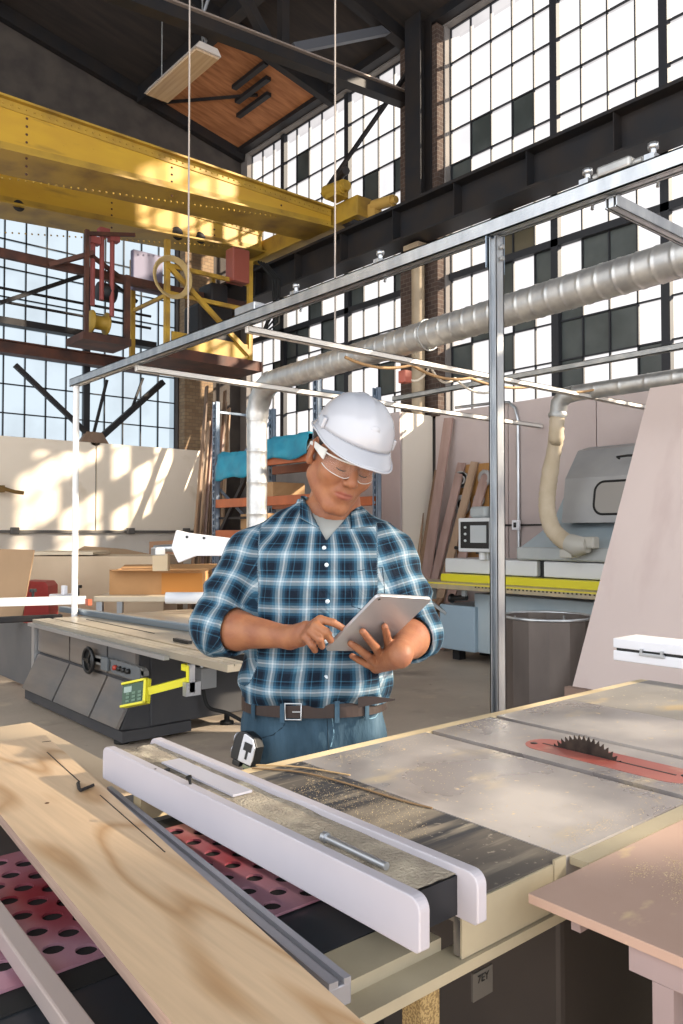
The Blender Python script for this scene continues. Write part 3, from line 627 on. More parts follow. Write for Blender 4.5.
# conduit and outlet on the right wall
p = P(514, 520, X=7.87); 
b = MB(); yy_ = P(518, 430, X=7.87).y
b.tube([(7.87, yy_, 0.05), (7.87, yy_, 2.75), (7.87, yy_+.04, 2.9), (7.87, yy_+.13, 2.98), (7.87, yy_+.3, 3.0), (7.87, yy_+1.0, 3.02)], .02, 10)
single(b, 'conduit', MATS['galv'], 'grey conduit pipe running up the right wall and bending over its top', 'pipe')
zo = P(516, 525, X=7.83).z
b = MB(); b.box((7.80, yy_-.05, zo-.06), (7.848, yy_+.05, zo+.06), bev=.008); ob = thing('outlet_box', (7.83, yy_, zo), 'small white outlet box on the conduit', 'outlet'); part(b, 'box', MATS['white_plastic'], ob)
b = MB(); b.box((7.795, yy_-.02, zo-.03), (7.80, yy_+.02, zo+.03)); part(b, 'socket', MATS['black_plastic'], ob)
b = MB(); b.box((7.87, 3.8, zo-.01), (7.898, 6.8, zo+.01)); single(b, 'wall_strip', MATS['steel_dark'], 'thin dark horizontal strip along the right wall at outlet height', 'strip')

# ================= edge banding machine =================
EX0, EY0, EY1 = 6.35, 2.6, 6.1
em = thing('edge_bander', (6.9, 4.4, 0), 'long grey and yellow edge banding machine along the right wall', 'machine')
mg = mat('machine_grey', hx('#8f9597'), .45, 0, c2=hx('#a3a7a6'), scale=2)
mb_ = mat('machine_blue', hx('#93a3ac'), .45, 0, c2=hx('#a5b1b6'), scale=2)
mw = mat('machine_white', hx('#c4c6c8'), .4)
ylw = mat('machine_yellow', hx('#c9bf1e'), .45)
brass = mat('table_worn', hx('#a19a86'), .4, .5, c2=hx('#b8a98a'), scale=3, stretch=(1, 3, 1))
zt = .86
b = MB(); b.box((EX0+.2, 2.7, .12), (7.3, 5.55, .74), bev=.01); part(b, 'base_cabinet', mb_, em)
b = MB(); b.box((EX0+.15, 5.5, .12), (7.25, 6.0, .60), bev=.01); part(b, 'end_cabinet', mat('cabinet_blue', hx('#90a4b2'), .5), em)
for (x, y) in ((EX0+.3, 5.85), (7.1, 5.85), (EX0+.3, 2.9), (7.1, 2.9)):
    b = MB(); b.box((x-.05, y-.05, 0), (x+.05, y+.05, .12)); part(b, 'foot', MATS['steel_dark'], em)
b = MB(); b.box((EX0-.1, 2.6, zt-.07), (EX0+.28, 6.45, zt), bev=.006); o = part(b, 'feed_table', brass, em)
b = MB(); b.box((EX0-.104, 2.6, zt-.02), (EX0-.1, 6.45, zt-.003)); part(b, 'table_edge_strip', mat('strip_yellow', hx('#c7b83e'), .5), em)
b = MB(); b.box((EX0-.03, 6.0, zt-.2), (EX0+.1, 6.3, zt-.07)); part(b, 'table_bracket', mg, em); b = MB(); b.box((EX0-.0, 5.5, .72), (EX0+.03, 5.55, zt-.07)); b.bar((EX0, 6.25, zt-.09), (EX0+.15, 5.9, .5), .03, .03); part(b, 'table_bracket', mg, em)
b = MB(); b.box((EX0+.12, 2.7, zt), (EX0+.30, 5.95, zt+.075)); part(b, 'yellow_guard', ylw, em)
b = MB(); b.box((EX0+.28, 2.7, zt+.06), (EX0+.75, 5.95, zt+.09)); b.box((EX0+.3, 4.68, zt), (EX0+.36, 4.8, zt+.25)); part(b, 'dark_trim', MATS['black_plastic'], em)
b = MB(); b.box((EX0+.24, 4.78, zt+.085), (EX0+.8, 6.0, zt+.24), bev=.012); b.box((EX0+.24, 2.7, zt+.085), (EX0+.8, 4.70, zt+.24), bev=.012); part(b, 'pressure_beam', mw, em)
b = MB(); b.box((EX0+.2, 3.0, zt+.25), (EX0+.75, 5.0, zt+.38), bev=.02); part(b, 'front_cover', mg, em)
b = MB(); b.prism([(EX0+.22, zt+.38), (7.35, zt+.38), (7.35, zt+.95), (EX0+.75, zt+.62)], 'y', 3.0, 4.95); part(b, 'sloped_cover', mb_, em)
hz = zt+.62
b = MB(); b.prism([(EX0+.55, hz), (7.4, hz), (7.4, hz+.8), (EX0+.85, hz+.75), (EX0+.62, hz+.45)], 'y', 2.4, 4.7); part(b, 'hood', mat('hood_grey', hx('#8c8d8f'), .45, 0, c2=hx('#9a9a99'), scale=2), em)
# hood window: rounded dark outline on the hood front
def rrect(y0, y1, z0, z1, r, n=6):
    pts = []
    for (cy, cz, a0) in ((y1-r, z1-r, 0), (y0+r, z1-r, 90), (y0+r, z0+r, 180), (y1-r, z0+r, 270)):
        for i in range(n+1):
            a = math.radians(a0+90*i/n); pts.append((cy+r*math.cos(a), cz+r*math.sin(a)))
    return pts
hp = [(EX0+.555+.07*(z-hz)/.45, y, z) for (y, z) in rrect(3.1, 4.35, hz+.08, hz+.40, .1)]
b = MB(); b.tube(hp, .014, 8, closed=True); part(b, 'window_gasket', MATS['black_rubber'], em)
b = MB(); b.slab(hp, (-1, 0, .1), .006); part(b, 'window_pane', mat('pane_smoke', hx('#8f8c88'), .2, 0), em)
b = MB(); hy = 4.0; b.tube([(EX0+.66, hy-.12, hz+.62), (EX0+.62, hy-.12, hz+.63), (EX0+.61, hy, hz+.635), (EX0+.62, hy+.12, hz+.63), (EX0+.66, hy+.12, hz+.62)], .012, 8); part(b, 'hood_handle', MATS['black_plastic'], em)
# control head
cpn = P(477, 535, X=EX0+.15)
b = MB(); b.box((EX0+.1, cpn.y-.22, cpn.z-.18), (EX0+.3, cpn.y+.22, cpn.z+.18), bev=.015); o_c = part(b, 'control_panel', mw, em)
b = MB(); b.box((EX0+.095, cpn.y-.2, cpn.z-.14), (EX0+.1, cpn.y+.18, cpn.z+.14)); part(b, 'panel_face', MATS['black_plastic'], em)
b = MB(); b.box((EX0+.088, cpn.y-.17, cpn.z-.08), (EX0+.095, cpn.y+.04, cpn.z+.10)); part(b, 'screen', mat('screen_grey', hx('#a9aeb0'), .3), em)
for k in range(3):
    b = MB(); b.lathe([(0, -.012), (.014, -.012), (.014, 0), (0, 0)], (EX0+.095, cpn.y+.11, cpn.z+.08-.07*k), 10, 'x'); part(b, 'button', mw, em)
b = MB(); b.box((EX0+.14, cpn.y-.12, cpn.z+.18), (EX0+.35, cpn.y+.1, cpn.z+.3), bev=.03); part(b, 'panel_hood', mg, em)
b = MB(); b.box((EX0+.2, cpn.y-.1, zt+.24), (EX0+.32, cpn.y+.02, cpn.z-.18), bev=.01); b.cyl((EX0+.18, cpn.y-.05, zt+.24), (EX0+.18, cpn.y-.05, zt+.42), .04, n=12); part(b, 'panel_stand', mw, em)
b = MB(); b.cyl((EX0+.17, cpn.y+.12, zt+.34), (EX0+.17, cpn.y+.32, zt+.36), .02, n=8); b.box((EX0+.15, cpn.y-.03, zt+.3), (EX0+.17, cpn.y+.02, zt+.34)); part(b, 'side_lever', MATS['black_plastic'], em)
b = MB(); b.cyl((EX0+.08, 5.75, .68), (EX0+.08, 5.55, .70), .03, n=10); b.lathe([(0, 0), (.05, 0), (.05, .02), (0, .02)], (EX0+.08, 5.75, .68), 12, 'y'); part(b, 'crank', MATS['black_plastic'], em)
b = MB(); 
y = 2.7
while y < 5.3: b.box((EX0-.109, y, zt-.035), (EX0-.104, y+.015, zt-.022)); y += .045
o = part(b, 'measuring_ticks', MATS['steel_dark'], em); o['kind'] = 'stuff'
# cream flexible hose from the exhaust duct down to the machine
pts = [HOSE_TOP+Vector((0, 0, .02)), HOSE_TOP+Vector((0, .02, -.2)), P(556, 440, X=6.55), P(549, 480, X=6.6), P(547, 508, X=6.6), P(552, 528, X=6.55), P(563, 540, X=6.5), P(570, 543, X=6.48)]
def spline(pts, n=8):
    out = []
    Q = [pts[0]]+pts+[pts[-1]]
    for i in range(1, len(Q)-2):
        for k in range(n):
            t = k/n; a, b_, c, d = Q[i-1], Q[i], Q[i+1], Q[i+2]
            out.append(.5*((2*b_)+(c-a)*t+(2*a-5*b_+4*c-d)*t*t+(3*b_-a-3*c+d)*t**3))
    out.append(pts[-1]); return out
sp = spline([Vector(p) for p in pts], 9); rr = [(.068 if i < 24 else .078)+(.006 if i % 2 else 0) for i in range(len(sp))]
fh = thing('flexible_hose', sp[-1], 'cream flexible dust hose hanging from the duct onto the machine cover', 'hose')
b = MB(); b.tube(sp, rr, 20); part(b, 'hose', mat('hose_cream', hx('#ae9f86'), .6, 0, c2=hx('#bcae98'), scale=5), fh)
e = sp[-1]; b = MB(); b.tube([e, e+Vector((-.02, -.1, -.03)), e+Vector((-.02, -.2, -.02))], [.09, .1, .07], 16); b.box(e+Vector((-.05, -.28, -.05)), e+Vector((.06, -.08, .06)), bev=.02); b.box(e+Vector((-.06, -.05, -.14)), e+Vector((.1, .08, -.06)), bev=.01)
part(b, 'nozzle', mat('nozzle_grey', hx('#a9a79f'), .5), fh, 'grey nozzle')

# ================= metal bin =================
bc = LD((547-341.5)/F*5.8, 5.8, 0)
bn = thing('metal_bin', bc, 'large many-sided grey metal bin behind the strut post', 'bin')
bmm = mat('bin_steel', hx('#574f4b'), .5, .4, c2=hx('#6e645e'), scale=2.5, stretch=(1, 1, .4))
R_, HB = .315, .775
poly = [Vector((R_*math.cos(2*PI*i/14+.2), R_*math.sin(2*PI*i/14+.2), 0)) for i in range(14)]
b = MB(); vs = [bc+p*1.0+Vector((0, 0, z)) for z in (0.0, HB) for p in poly]+[bc+p*.965+Vector((0, 0, z)) for z in (.02, HB) for p in poly]
fs = [(i, (i+1) % 14, 14+(i+1) % 14, 14+i) for i in range(14)]+[(28+(i+1) % 14, 28+i, 42+i, 42+(i+1) % 14) for i in range(14)]+[(14+i, 14+(i+1) % 14, 42+(i+1) % 14, 42+i) for i in range(14)]+[tuple(range(13, -1, -1)), tuple(range(28, 42))]
b.raw(vs, fs); part(b, 'shell', bmm, bn)
b = MB(); b.tube([bc+p*1.01+Vector((0, 0, HB)) for p in poly], .011, 8, closed=True); part(b, 'rim', MATS['galv'], bn)
b = MB(); 
for i in (0, 3, 6, 9, 12): b.bar(bc+poly[i]*.95+Vector((0, 0, .03)), bc+poly[i]*.95+Vector((0, 0, HB-.02)), .012, .012)
part(b, 'inner_seams', MATS['galv_dull'], bn)['kind'] = 'stuff'

# ================= big leaning plywood sheet and things by it =================
S0 = Vector((4.50, 2.16, .0)); topx = .86
n_ = Vector((-.94, 0, .33)).normalized()
q = P(558, 742, Z=0.0); q2 = P(650, 388, Z=2.42)
b = MB(); b.slab([(q.x, q.y, 0), (q.x, q.y-2.9, 0), (q2.x, q2.y-2.9, 2.42), (q2.x, q2.y, 2.42)], (1, 0, -.35), .018)
pk = mat('pink_plywood', hx('#bcaca7'), .6, 0, c2=hx('#c6b6b0'), scale=1.2, stretch=(1, 1, .35))
layers(pk, [(hx('#b7a49f'), 5, (1, 1, .12), .55, .85, (1, 2, 0)), (hx('#d0bfb9'), 2.2, (1, 1, .3), .6, .8, (5, 1, 0))])
single(b, 'plywood_sheet', pk, 'huge pinkish plywood sheet leaning to the right beside the metal bin', 'plywood sheet')
b = MB(); u0 = P(567, 700, D=4.6); u1 = P(643, 707, D=4.25); b.bar(Vector((u0.x, u0.y, .46)), Vector((u1.x, u1.y, .46)), .05, .07)
b.box((u0.x-.03, u0.y-.03, 0), (u0.x+.03, u0.y+.03, .39)); b.box((u1.x-.03, u1.y-.03, 0), (u1.x+.03, u1.y+.03, .39))
bh = thing('low_trestle', (u0.x, u0.y, 0), 'low brown wooden rail on short legs in front of the leaning plywood', 'trestle')
tr_ = mat('trestle_brown', hx('#8b7468'), .7, 0, c2=hx('#7a6459'), scale=4)
b = MB(); b.bar(Vector((u0.x, u0.y, .46)), Vector((u1.x, u1.y, .46)), .05, .07); part(b, 'rail', tr_, bh)
for u in (u0, u1):
    b = MB(); b.box((u.x-.03, u.y-.03, 0), (u.x+.03, u.y+.03, .425)); part(b, 'leg', tr_, bh)
# white case on a wooden stand at the right edge
d1 = 3.05
a0 = P(613, 660, D=d1); a1 = P(613, 638, D=d1)
x0 = a0.x; y0_ = a0.y; z0 = a0.z; z1 = a1.z
wc = thing('white_case', (x0+.2, y0_-.3, z0), 'shallow white case with a dark seam and latch at the right edge', 'case')
b = MB(); b.box((x0, y0_-.85, z0), (x0+.17, y0_, z0+.038), bev=.004); part(b, 'case_bottom', MATS['white_plastic'], wc)
b = MB(); b.box((x0, y0_-.85, z0+.048), (x0+.17, y0_, z1), bev=.004); part(b, 'case_lid', MATS['white_plastic'], wc)
b = MB(); b.box((x0+.006, y0_-.85+.006, z0+.036), (x0+.16, y0_-.012, z0+.05)); part(b, 'seam', MATS['black_plastic'], wc)
b = MB(); b.box((x0-.008, y0_-.21, z0+.03), (x0, y0_-.11, z0+.042), bev=.002); b.box((x0-.01, y0_-.205, z0+.04), (x0, y0_-.195, z0+.056)); b.box((x0-.01, y0_-.125, z0+.04), (x0, y0_-.115, z0+.056)); part(b, 'latch', MATS['alu'], wc)
st = thing('wooden_stand', (x0+.1, y0_-.45, 0), 'slanted pale wooden stand legs under the white case at the right edge', 'stand')
pw2 = wood('stand_wood', hx('#d0b488'), hx('#b8986a'), 'z', 3, .6)
for (yy2, dy) in ((y0_-.34, .12), (y0_-.80, -.08)):
    b = MB(); b.bar((x0+.03, yy2+dy, 0), (x0+.03, yy2, z0-.03), .03, .04); part(b, 'leg', pw2, st)
    b = MB(); b.bar((x0+.14, yy2+dy, 0), (x0+.14, yy2, z0-.03), .03, .04); part(b, 'leg', pw2, st)
b = MB(); b.box((x0+.0, y0_-.83, z0-.03), (x0+.17, y0_-.30, z0-.001)); part(b, 'top_rail', pw2, st)
b = MB(); b.box((x0+.045, y0_-.80, .1), (x0+.06, y0_-.30, z0-.04)); part(b, 'side_panel', wood('panel_brown', hx('#7d5a34'), hx('#64472a'), 'z', 3, .7), st, 'dark brown side panel')
# ================= sliding panel saw =================
ps = thing('panel_saw', (2.9, 5.8, 0), 'grey and black sliding panel saw standing left of the man', 'panel saw')
gp = mat('saw_grey', hx('#77706b'), .4, .5, c2=hx('#8d857d'), scale=1.5, stretch=(1, .4, 5))
layers(gp, [(hx('#5e666e'), 1.1, (1, .8, 2), .5, .7, (0, 0, 4))])
blk = mat('saw_black', hx('#2e2f33'), .6, 0, c2=hx('#3b3a3b'), scale=3)
topm = mat('saw_table', hx('#a39b8c'), .35, .5, c2=hx('#b7ae9c'), scale=2, stretch=(3, .5, 1))
XB = 2.36; YN = 4.86; YF = 6.66
b = MB()
ysec = [YN, 5.30, 5.98, YF]
for i in range(3):
    y0, y1 = ysec[i]+.012, ysec[i+1]-.012
    b.prism([(XB+.012, .40), (XB+.03, .40), (XB+.03, .60), (XB, .60), (XB, .41)], 'y', y0, y1)
part(b, 'upper_panels', gp, ps)
for i in range(3):
    y0, y1 = ysec[i]+.014, ysec[i+1]-.014
    b = MB(); b.prism([(XB, .385), (XB-.13, .12), (XB-.11, .11), (XB+.02, .375)], 'y', y0, y1); part(b, 'lower_panel', gp, ps)
b = MB(); b.prism([(XB+.03, .10), (XB+.8, .10), (XB+.8, .60), (XB+.03, .60), (XB+.02, .39), (XB-.10, .11)], 'y', YN, YF); part(b, 'cabinet', blk, ps)
b = MB(); b.prism([(XB-.1, .03), (XB+.4, .03), (XB+.4, .10), (XB-.10, .10)], 'y', YN-.02, YF); part(b, 'plinth', blk, ps)
b = MB(); b.box((XB+.1, YN-.015, .102), (3.22, YN+.55, .598), bev=.01); part(b, 'end_cabinet', blk, ps)
b = MB(); b.box((XB-.03, YF, .03), (XB+.03, YF+.06, .60)); part(b, 'corner_post', MATS['alu'], ps)
for (x, y) in ((XB, YF+.03), (XB-.05, YN+.1), (3.12, YN+.1), (3.1, YF-.1)):
    b = MB(); b.lathe([(0, 0), (.05, 0), (.05, .02), (.02, .03), (.02, .1)], (x, y, 0), 12); part(b, 'foot', MATS['black_rubber'], ps)
ZT_ = .665
b = MB(); b.box((2.33, 3.7, .625), (2.47, 6.70, ZT_-.012)); 
for k in range(3): b.box((2.33+.048*k, 3.7, ZT_-.012), (2.33+.048*k+.042, 6.70, ZT_))
part(b, 'sliding_table', topm, ps)
b = MB(); b.box((2.29, 4.35, .615), (2.328, 6.70, .64)); part(b, 'edge_profile', MATS['alu'], ps)
b = MB(); b.box((2.50, 4.2, .625), (3.20, 6.69, ZT_)); part(b, 'main_table', mat('saw_top', hx('#a89c8a'), .3, .4, c2=hx('#bdb19c'), scale=1.2), ps)
b = MB(); b.box((3.21, 4.3, .625), (3.8, 6.69, ZT_-.003)); part(b, 'extension_table', mat('saw_ext', hx('#b5a994'), .35, .2, c2=hx('#c9bda8'), scale=1.6), ps)
b = MB(); b.box((2.475, 4.25, .61), (2.495, 6.69, ZT_-.02)); part(b, 'table_gap', MATS['black_plastic'], ps)
b = MB(); b.box((2.66, 5.2, ZT_), (2.668, 6.4, ZT_+.003)); part(b, 'blade_slot', MATS['black_plastic'], ps)
for x in (3.3, 3.72):
    b = MB(); b.box((x-.03, 4.4, 0), (x+.03, 4.46, .624)); part(b, 'leg', MATS['steel_dark'], ps)
    b = MB(); b.box((x-.03, 6.6, 0), (x+.03, 6.66, .624)); part(b, 'leg', MATS['steel_dark'], ps)
# controls
hw = P(91, 660, X=XB-.03)
b = MB(); b.tube([(XB-.05, hw.y+.085*math.cos(a), hw.z+.085*math.sin(a)) for a in [2*PI*i/24 for i in range(24)]], .014, 8, closed=True)
b.cyl((XB-.06, hw.y, hw.z), (XB, hw.y, hw.z), .022, n=12)
for a in (0, 2.1, 4.2): b.bar((XB-.05, hw.y, hw.z), (XB-.05, hw.y+.085*math.cos(a), hw.z+.085*math.sin(a)), .02, .012, up=(1, 0, 0))
b.lathe([(0, -.008), (.075, -.008), (.075, .0), (0, .0)], (XB-.04, hw.y, hw.z), 24, 'x')
part(b, 'handwheel', MATS['black_plastic'], ps)
pa = P(95, 650, X=XB-.02); pb = P(146, 680, X=XB-.02)
b = MB(); rr_ = rrect(pb.y, pa.y-.02, pb.z+.01, pa.z-.03, .045); b.prism([(y, z) for (y, z) in rr_], 'x', XB-.035, XB-.001); cpn2 = part(b, 'control_panel', mat('panel_alu', hx('#83827f'), .4, .4), ps)
b = MB(); b.prism(rrect(pb.y+.04, pa.y-.30, (pa.z+pb.z)/2-.065, (pa.z+pb.z)/2+.025, .035), 'x', XB-.038, XB-.0355); part(b, 'panel_inlay', mat('inlay', hx('#5d6164'), .5), ps)
cz = (pa.z+pb.z)/2-.02; cy = (pa.y+pb.y)/2
for k, m_ in enumerate((mat('button_red', hx('#a33222'), .4), MATS['black_plastic'], MATS['black_plastic'], MATS['black_plastic'])):
    b = MB(); b.lathe([(0, -.025), (.016, -.025), (.018, 0), (0, 0)], (XB-.038, cy-.0-.065*k, cz), 12, 'x'); part(b, 'button', m_, ps)
b = MB(); b.box((XB-.055, cy+.11, cz-.04), (XB-.035, cy+.22, cz+.05), bev=.004); part(b, 'display_housing', mat('disp', hx('#5c6266'), .4), ps)
# yellow digital readout on an arm
rd = P(135, 693, X=2.18); 
ar = P(187, 681, X=2.40)
ro = thing('digital_readout', (rd.x, rd.y, rd.z-.1), 'yellow digital readout box with green face on an arm of the panel saw', 'readout')
ye = mat('readout_yellow', hx('#d8d02a'), .4)
Rm = Matrix.Translation(rd) @ Matrix.Rotation(math.radians(20), 4, 'Z') @ Matrix.Rotation(math.radians(-14), 4, 'X') @ Matrix.Rotation(math.radians(18), 4, 'Y')
b = MB(); b.box((-.0, -.105, -.075), (.03, .105, .075), Rm, bev=.006); 
for (a_, c_) in (((-.018, -.105, -.075), (0, .105, -.062)), ((-.018, -.105, .062), (0, .105, .075)), ((-.018, -.105, -.075), (0, -.085, .075))): b.box(a_, c_, Rm)
part(b, 'casing', ye, ro)
b = MB(); b.box((-.008, -.083, -.06), (-.0005, .1, .06), Rm); part(b, 'face', mat('readout_green', hx('#35503c'), .4), ro)
b = MB(); b.box((-.011, .02, .01), (-.0085, .085, .045), Rm); part(b, 'display', mat('lcd', hx('#8fa39a'), .3), ro)
for i in range(3):
    for j in range(3):
        b = MB(); b.box((-.012, -.065+.05*i, -.05+.022*j), (-.0085, -.035+.05*i, -.036+.022*j), Rm); part(b, 'key', mat('key', hx('#5f7a66'), .5), ro)
b = MB(); b.bar(Rm @ Vector((.015, -.10, .0)), ar, .03, .045); part(b, 'arm', ye, ro)
b = MB(); b.box((ar.x-.02, ar.y-.05, ar.z+.0), (ar.x+.02, ar.y-.02, ar.z+.1), bev=.004); b.box((ar.x-.02, ar.y-.02, ar.z+.06), (ar.x+.02, ar.y+.04, ar.z+.1), bev=.004); part(b, 'clamp', ye, ro)
b = MB(); b.box((2.385, ar.y-.06, ar.z-.06), (2.42, ar.y-.03, .60)); b.box((2.36, ar.y-.06, ar.z-.08), (2.46, ar.y-.02, ar.z+.0)); part(b, 'bracket', MATS['alu'], ro)
jb = P(207, 677, Y=YN-.08)
bx_ = thing('junction_box', (jb.x, YN-.08, jb.z-.08), 'light grey junction box on the dark end of the panel saw', 'junction box')
b = MB(); b.box((jb.x-.06, YN-.11, jb.z-.075), (jb.x+.06, YN-.02, jb.z+.065), bev=.006); part(b, 'box', mat('jbox', hx('#8b8d8e'), .5), bx_)
b = MB(); b.tube([(jb.x-.03, YN-.06, jb.z+.06), (jb.x-.03, YN-.06, jb.z+.12), (jb.x-.06, YN-.03, jb.z+.16)], .012, 8); part(b, 'gland', MATS['alu'], bx_)
b = MB(); b.tube([(jb.x+.03, YN-.06, jb.z+.06), (jb.x+.03, YN-.06, jb.z+.1), (jb.x+.07, YN-.03, jb.z+.15)], .012, 8); part(b, 'gland', MATS['alu'], bx_)
e0 = P(242, 719, Z=0.01)
b = MB(); b.tube(spline([Vector((jb.x-.02, YN-.06, jb.z-.07)), Vector((jb.x, YN-.1, jb.z-.2)), Vector((jb.x+.1, YN-.2, .15)), Vector((jb.x+.3, YN-.28, .03)), Vector((jb.x+.55, YN-.3, .016)), Vector((jb.x+.9, YN-.25, .016))], 6), .013, 8)
part(b, 'cable', MATS['black_rubber'], bx_)
# cross-cut fence, stops, clamp
ff = thing('crosscut_fence', (2.3, 6.6, ZT_), 'white cross-cut fence on the far end of the panel saw', 'fence')
fa = P(86, 600, Z=.72); fb_ = P(-30, 603, Z=.72)
b = MB(); b.bar(Vector((fa.x, fa.y, .72)), Vector((fb_.x, fb_.y, .72)), .05, .08, bev=.004); part(b, 'rail', MATS['white_paint'], ff)
b = MB(); g0 = P(62, 596, Z=.74); b.box((g0.x-.1, g0.y-.1, .68), (g0.x+.12, g0.y+.1, .76), bev=.015); b.box((g0.x-.02, g0.y-.1, .76), (g0.x+.02, g0.y-.02, .85), bev=.008); part(b, 'stop_block', MATS['white_plastic'], ff)
b = MB(); k0 = P(78, 590, Z=.8); b.cyl((k0.x, k0.y, .70), (k0.x, k0.y, .82), .016, n=8); b.cyl((k0.x, k0.y, .82), (k0.x, k0.y, .85), .04, n=12); part(b, 'knob', MATS['black_plastic'], ff)
b = MB(); k0 = P(33, 592, Z=.8); b.cyl((k0.x, k0.y, .74), (k0.x, k0.y, .80), .014, n=8); b.cyl((k0.x, k0.y, .80), (k0.x, k0.y, .83), .035, n=12); part(b, 'knob', MATS['black_plastic'], ff)
b = MB(); c0 = P(88, 603, Z=.7); b.box((c0.x-.02, c0.y-.05, .68), (c0.x+.02, c0.y+.02, .74)); part(b, 'end_stop', mat('orange_stop', hx('#b5583a'), .5), ff)
b = MB(); s0 = Vector((2.9, 6.88, .79)); b.bar(P(62, 609, Z=.69), P(246, 636, Z=.69), .06, .05, bev=.008); single(b, 'rip_fence', MATS['alu_blue'], 'blue-grey aluminium bar lying across the panel saw table', 'fence')
b = MB(); b.bar(P(62, 617, Z=.64), P(-20, 621, Z=.64), .09, .05, bev=.01); single(b, 'outrigger_arm', MATS['steel_dark'], 'dark outrigger arm reaching to the left edge beyond the panel saw', 'arm')
b = MB(); l0 = P(0, 634, X=2.3); l1 = P(24, 692, X=2.36); b.box((XB+.0, YF+.08, .08), (XB+.03, YF+1.1, .60)); single(b, 'side_plate', mat('plate_grey', hx('#57585a'), .5, .2, c2=hx('#636262'), scale=3), 'dark grey steel plate standing at the left edge beside the panel saw', 'plate')
b = MB(); h0 = P(180, 640, Z=ZT_+.012); b.box((h0.x-.02, h0.y-.14, ZT_), (h0.x+.01, h0.y+.06, ZT_+.02)); single(b, 'stop_bar', MATS['black_plastic'], 'small black stop bar on the sliding table by the man\'s elbow', 'bar')
# red machine part and overhead guard
rg = P(38, 596, D=9.1)
b = MB(); b.raw(*(lambda: ([(rg.x+.16*math.cos(t)*s_, rg.y-.16*math.cos(t)*s_+.0, rg.z-.03+.15*math.sin(t)*s_+dy) for s_ in (1,) for dy in (0,) for t in []], []))())
Mr = Matrix.Translation(Vector((rg.x, rg.y, 0))) @ Matrix.Rotation(-YAW, 4, 'Z')
b.prism([(-.19, .0), (.19, .0), (.17, .78), (.13, .83), (-.10, .84), (-.16, .79)], 'y', -.15, .15, Mr)
single(b, 'red_machine_cover', mat('red_cover', hx('#b0413c'), .45, 0, c2=hx('#c04c48'), scale=4), 'rounded red machine cover behind the white cross-cut fence', 'machine cover')
gt = thing('blade_guard', (3.6, 6.2, 0), 'white overhead saw guard reaching in from behind the man\'s shoulder', 'blade guard')
D_ = 7.2
gl = [P(x, y, D=D_) for (x, y) in ((176, 530), (188, 533), (245, 540), (245, 556), (196, 556), (178, 563), (171, 548))]
b = MB(); b.slab(gl, FW, .12); o = part(b, 'hood', MATS['white_plastic'], gt); smooth_mod(o, .01)
b = MB(); b.cyl(P(154, 549, D=D_+.06), P(173, 548, D=D_+.06), .035, n=12); b.box(P(158, 552, D=D_)-Vector((.05, .05, .03)), P(158, 552, D=D_)+Vector((.05, .05, .04)), bev=.01); part(b, 'pivot', MATS['alu'], gt)
pp = P(262, 548, D=D_+.06)
b = MB(); b.cyl((pp.x, pp.y, 0), (pp.x, pp.y, pp.z), .05, n=16); b.cyl(P(240, 548, D=D_+.06), pp, .04, n=12); part(b, 'support_post', MATS['white_paint'], gt)
b = MB(); q1_ = P(187, 537, D=D_-.005); b.cyl(q1_, q1_-FW*.01, .012, n=10); part(b, 'bolt', MATS['black_plastic'], gt)
b = MB(); q1_ = P(204, 538, D=D_-.005); b.cyl(q1_, q1_-FW*.01, .012, n=10); part(b, 'bolt', MATS['black_plastic'], gt)

# ================= clutter beyond the saw =================
Mc = lambda px, py, D: Matrix.Translation(Vector((P(px, py, D=D).x, P(px, py, D=D).y, 0))) @ Matrix.Rotation(-YAW, 4, 'Z')
pal = mat('pale_mdf', hx('#c2ab8e'), .7, 0, c2=hx('#cfb99c'), scale=1.5)
brn = mat('brown_ply', hx('#9b8062'), .7, 0, c2=hx('#8b7154'), scale=2, stretch=(1, 1, .4))
M9 = Mc(85, 575, 9.6)
b = MB(); b.box((-.75, 0, 0), (.95, .8, 1.10), M9, bev=.01); single(b, 'crate', pal, 'large pale wooden crate standing behind the panel saw at left', 'crate')
b = MB(); b.box((-.70, -.02, 1.115), (.10, .7, 1.15), M9); single(b, 'wood_sheet', mat('cream_sheet2', hx('#d5c4a8'), .6), 'pale cream board lying on the large crate', 'board')
M10 = Mc(110, 552, 10.9)
b = MB(); b.prism([(-.5, 0), (1.0, 0), (1.0, 1.03), (.6, 1.08), (.2, 1.16), (-.35, 1.2), (-.5, 1.12)], 'y', 0, .02, M10); single(b, 'curved_offcut', brn, 'brown wavy-edged sheet standing between the crate and the back wall', 'offcut')
b = MB(); b.prism([(.55, 0), (.9, 0), (.9, 1.28), (.55, 1.26)], 'y', -.06, -.02, M10); single(b, 'offcut_block', mat('brown_block', hx('#9a7456'), .7), 'small upright brown board by the back wall, left of the white guard', 'board')
Mx = Mc(8, 590, 8.2)
b = MB(); b.slab([Mx @ Vector(v) for v in ((-.6, 0, 0), (.06, 0, 0), (.17, .25, 1.2), (-.6, .25, 1.22))], Mx.to_3x3() @ Vector((0, 1, -.2)), .02); single(b, 'leaning_sheet', brn, 'brown plywood sheet leaning at the left edge of the view', 'plywood sheet')
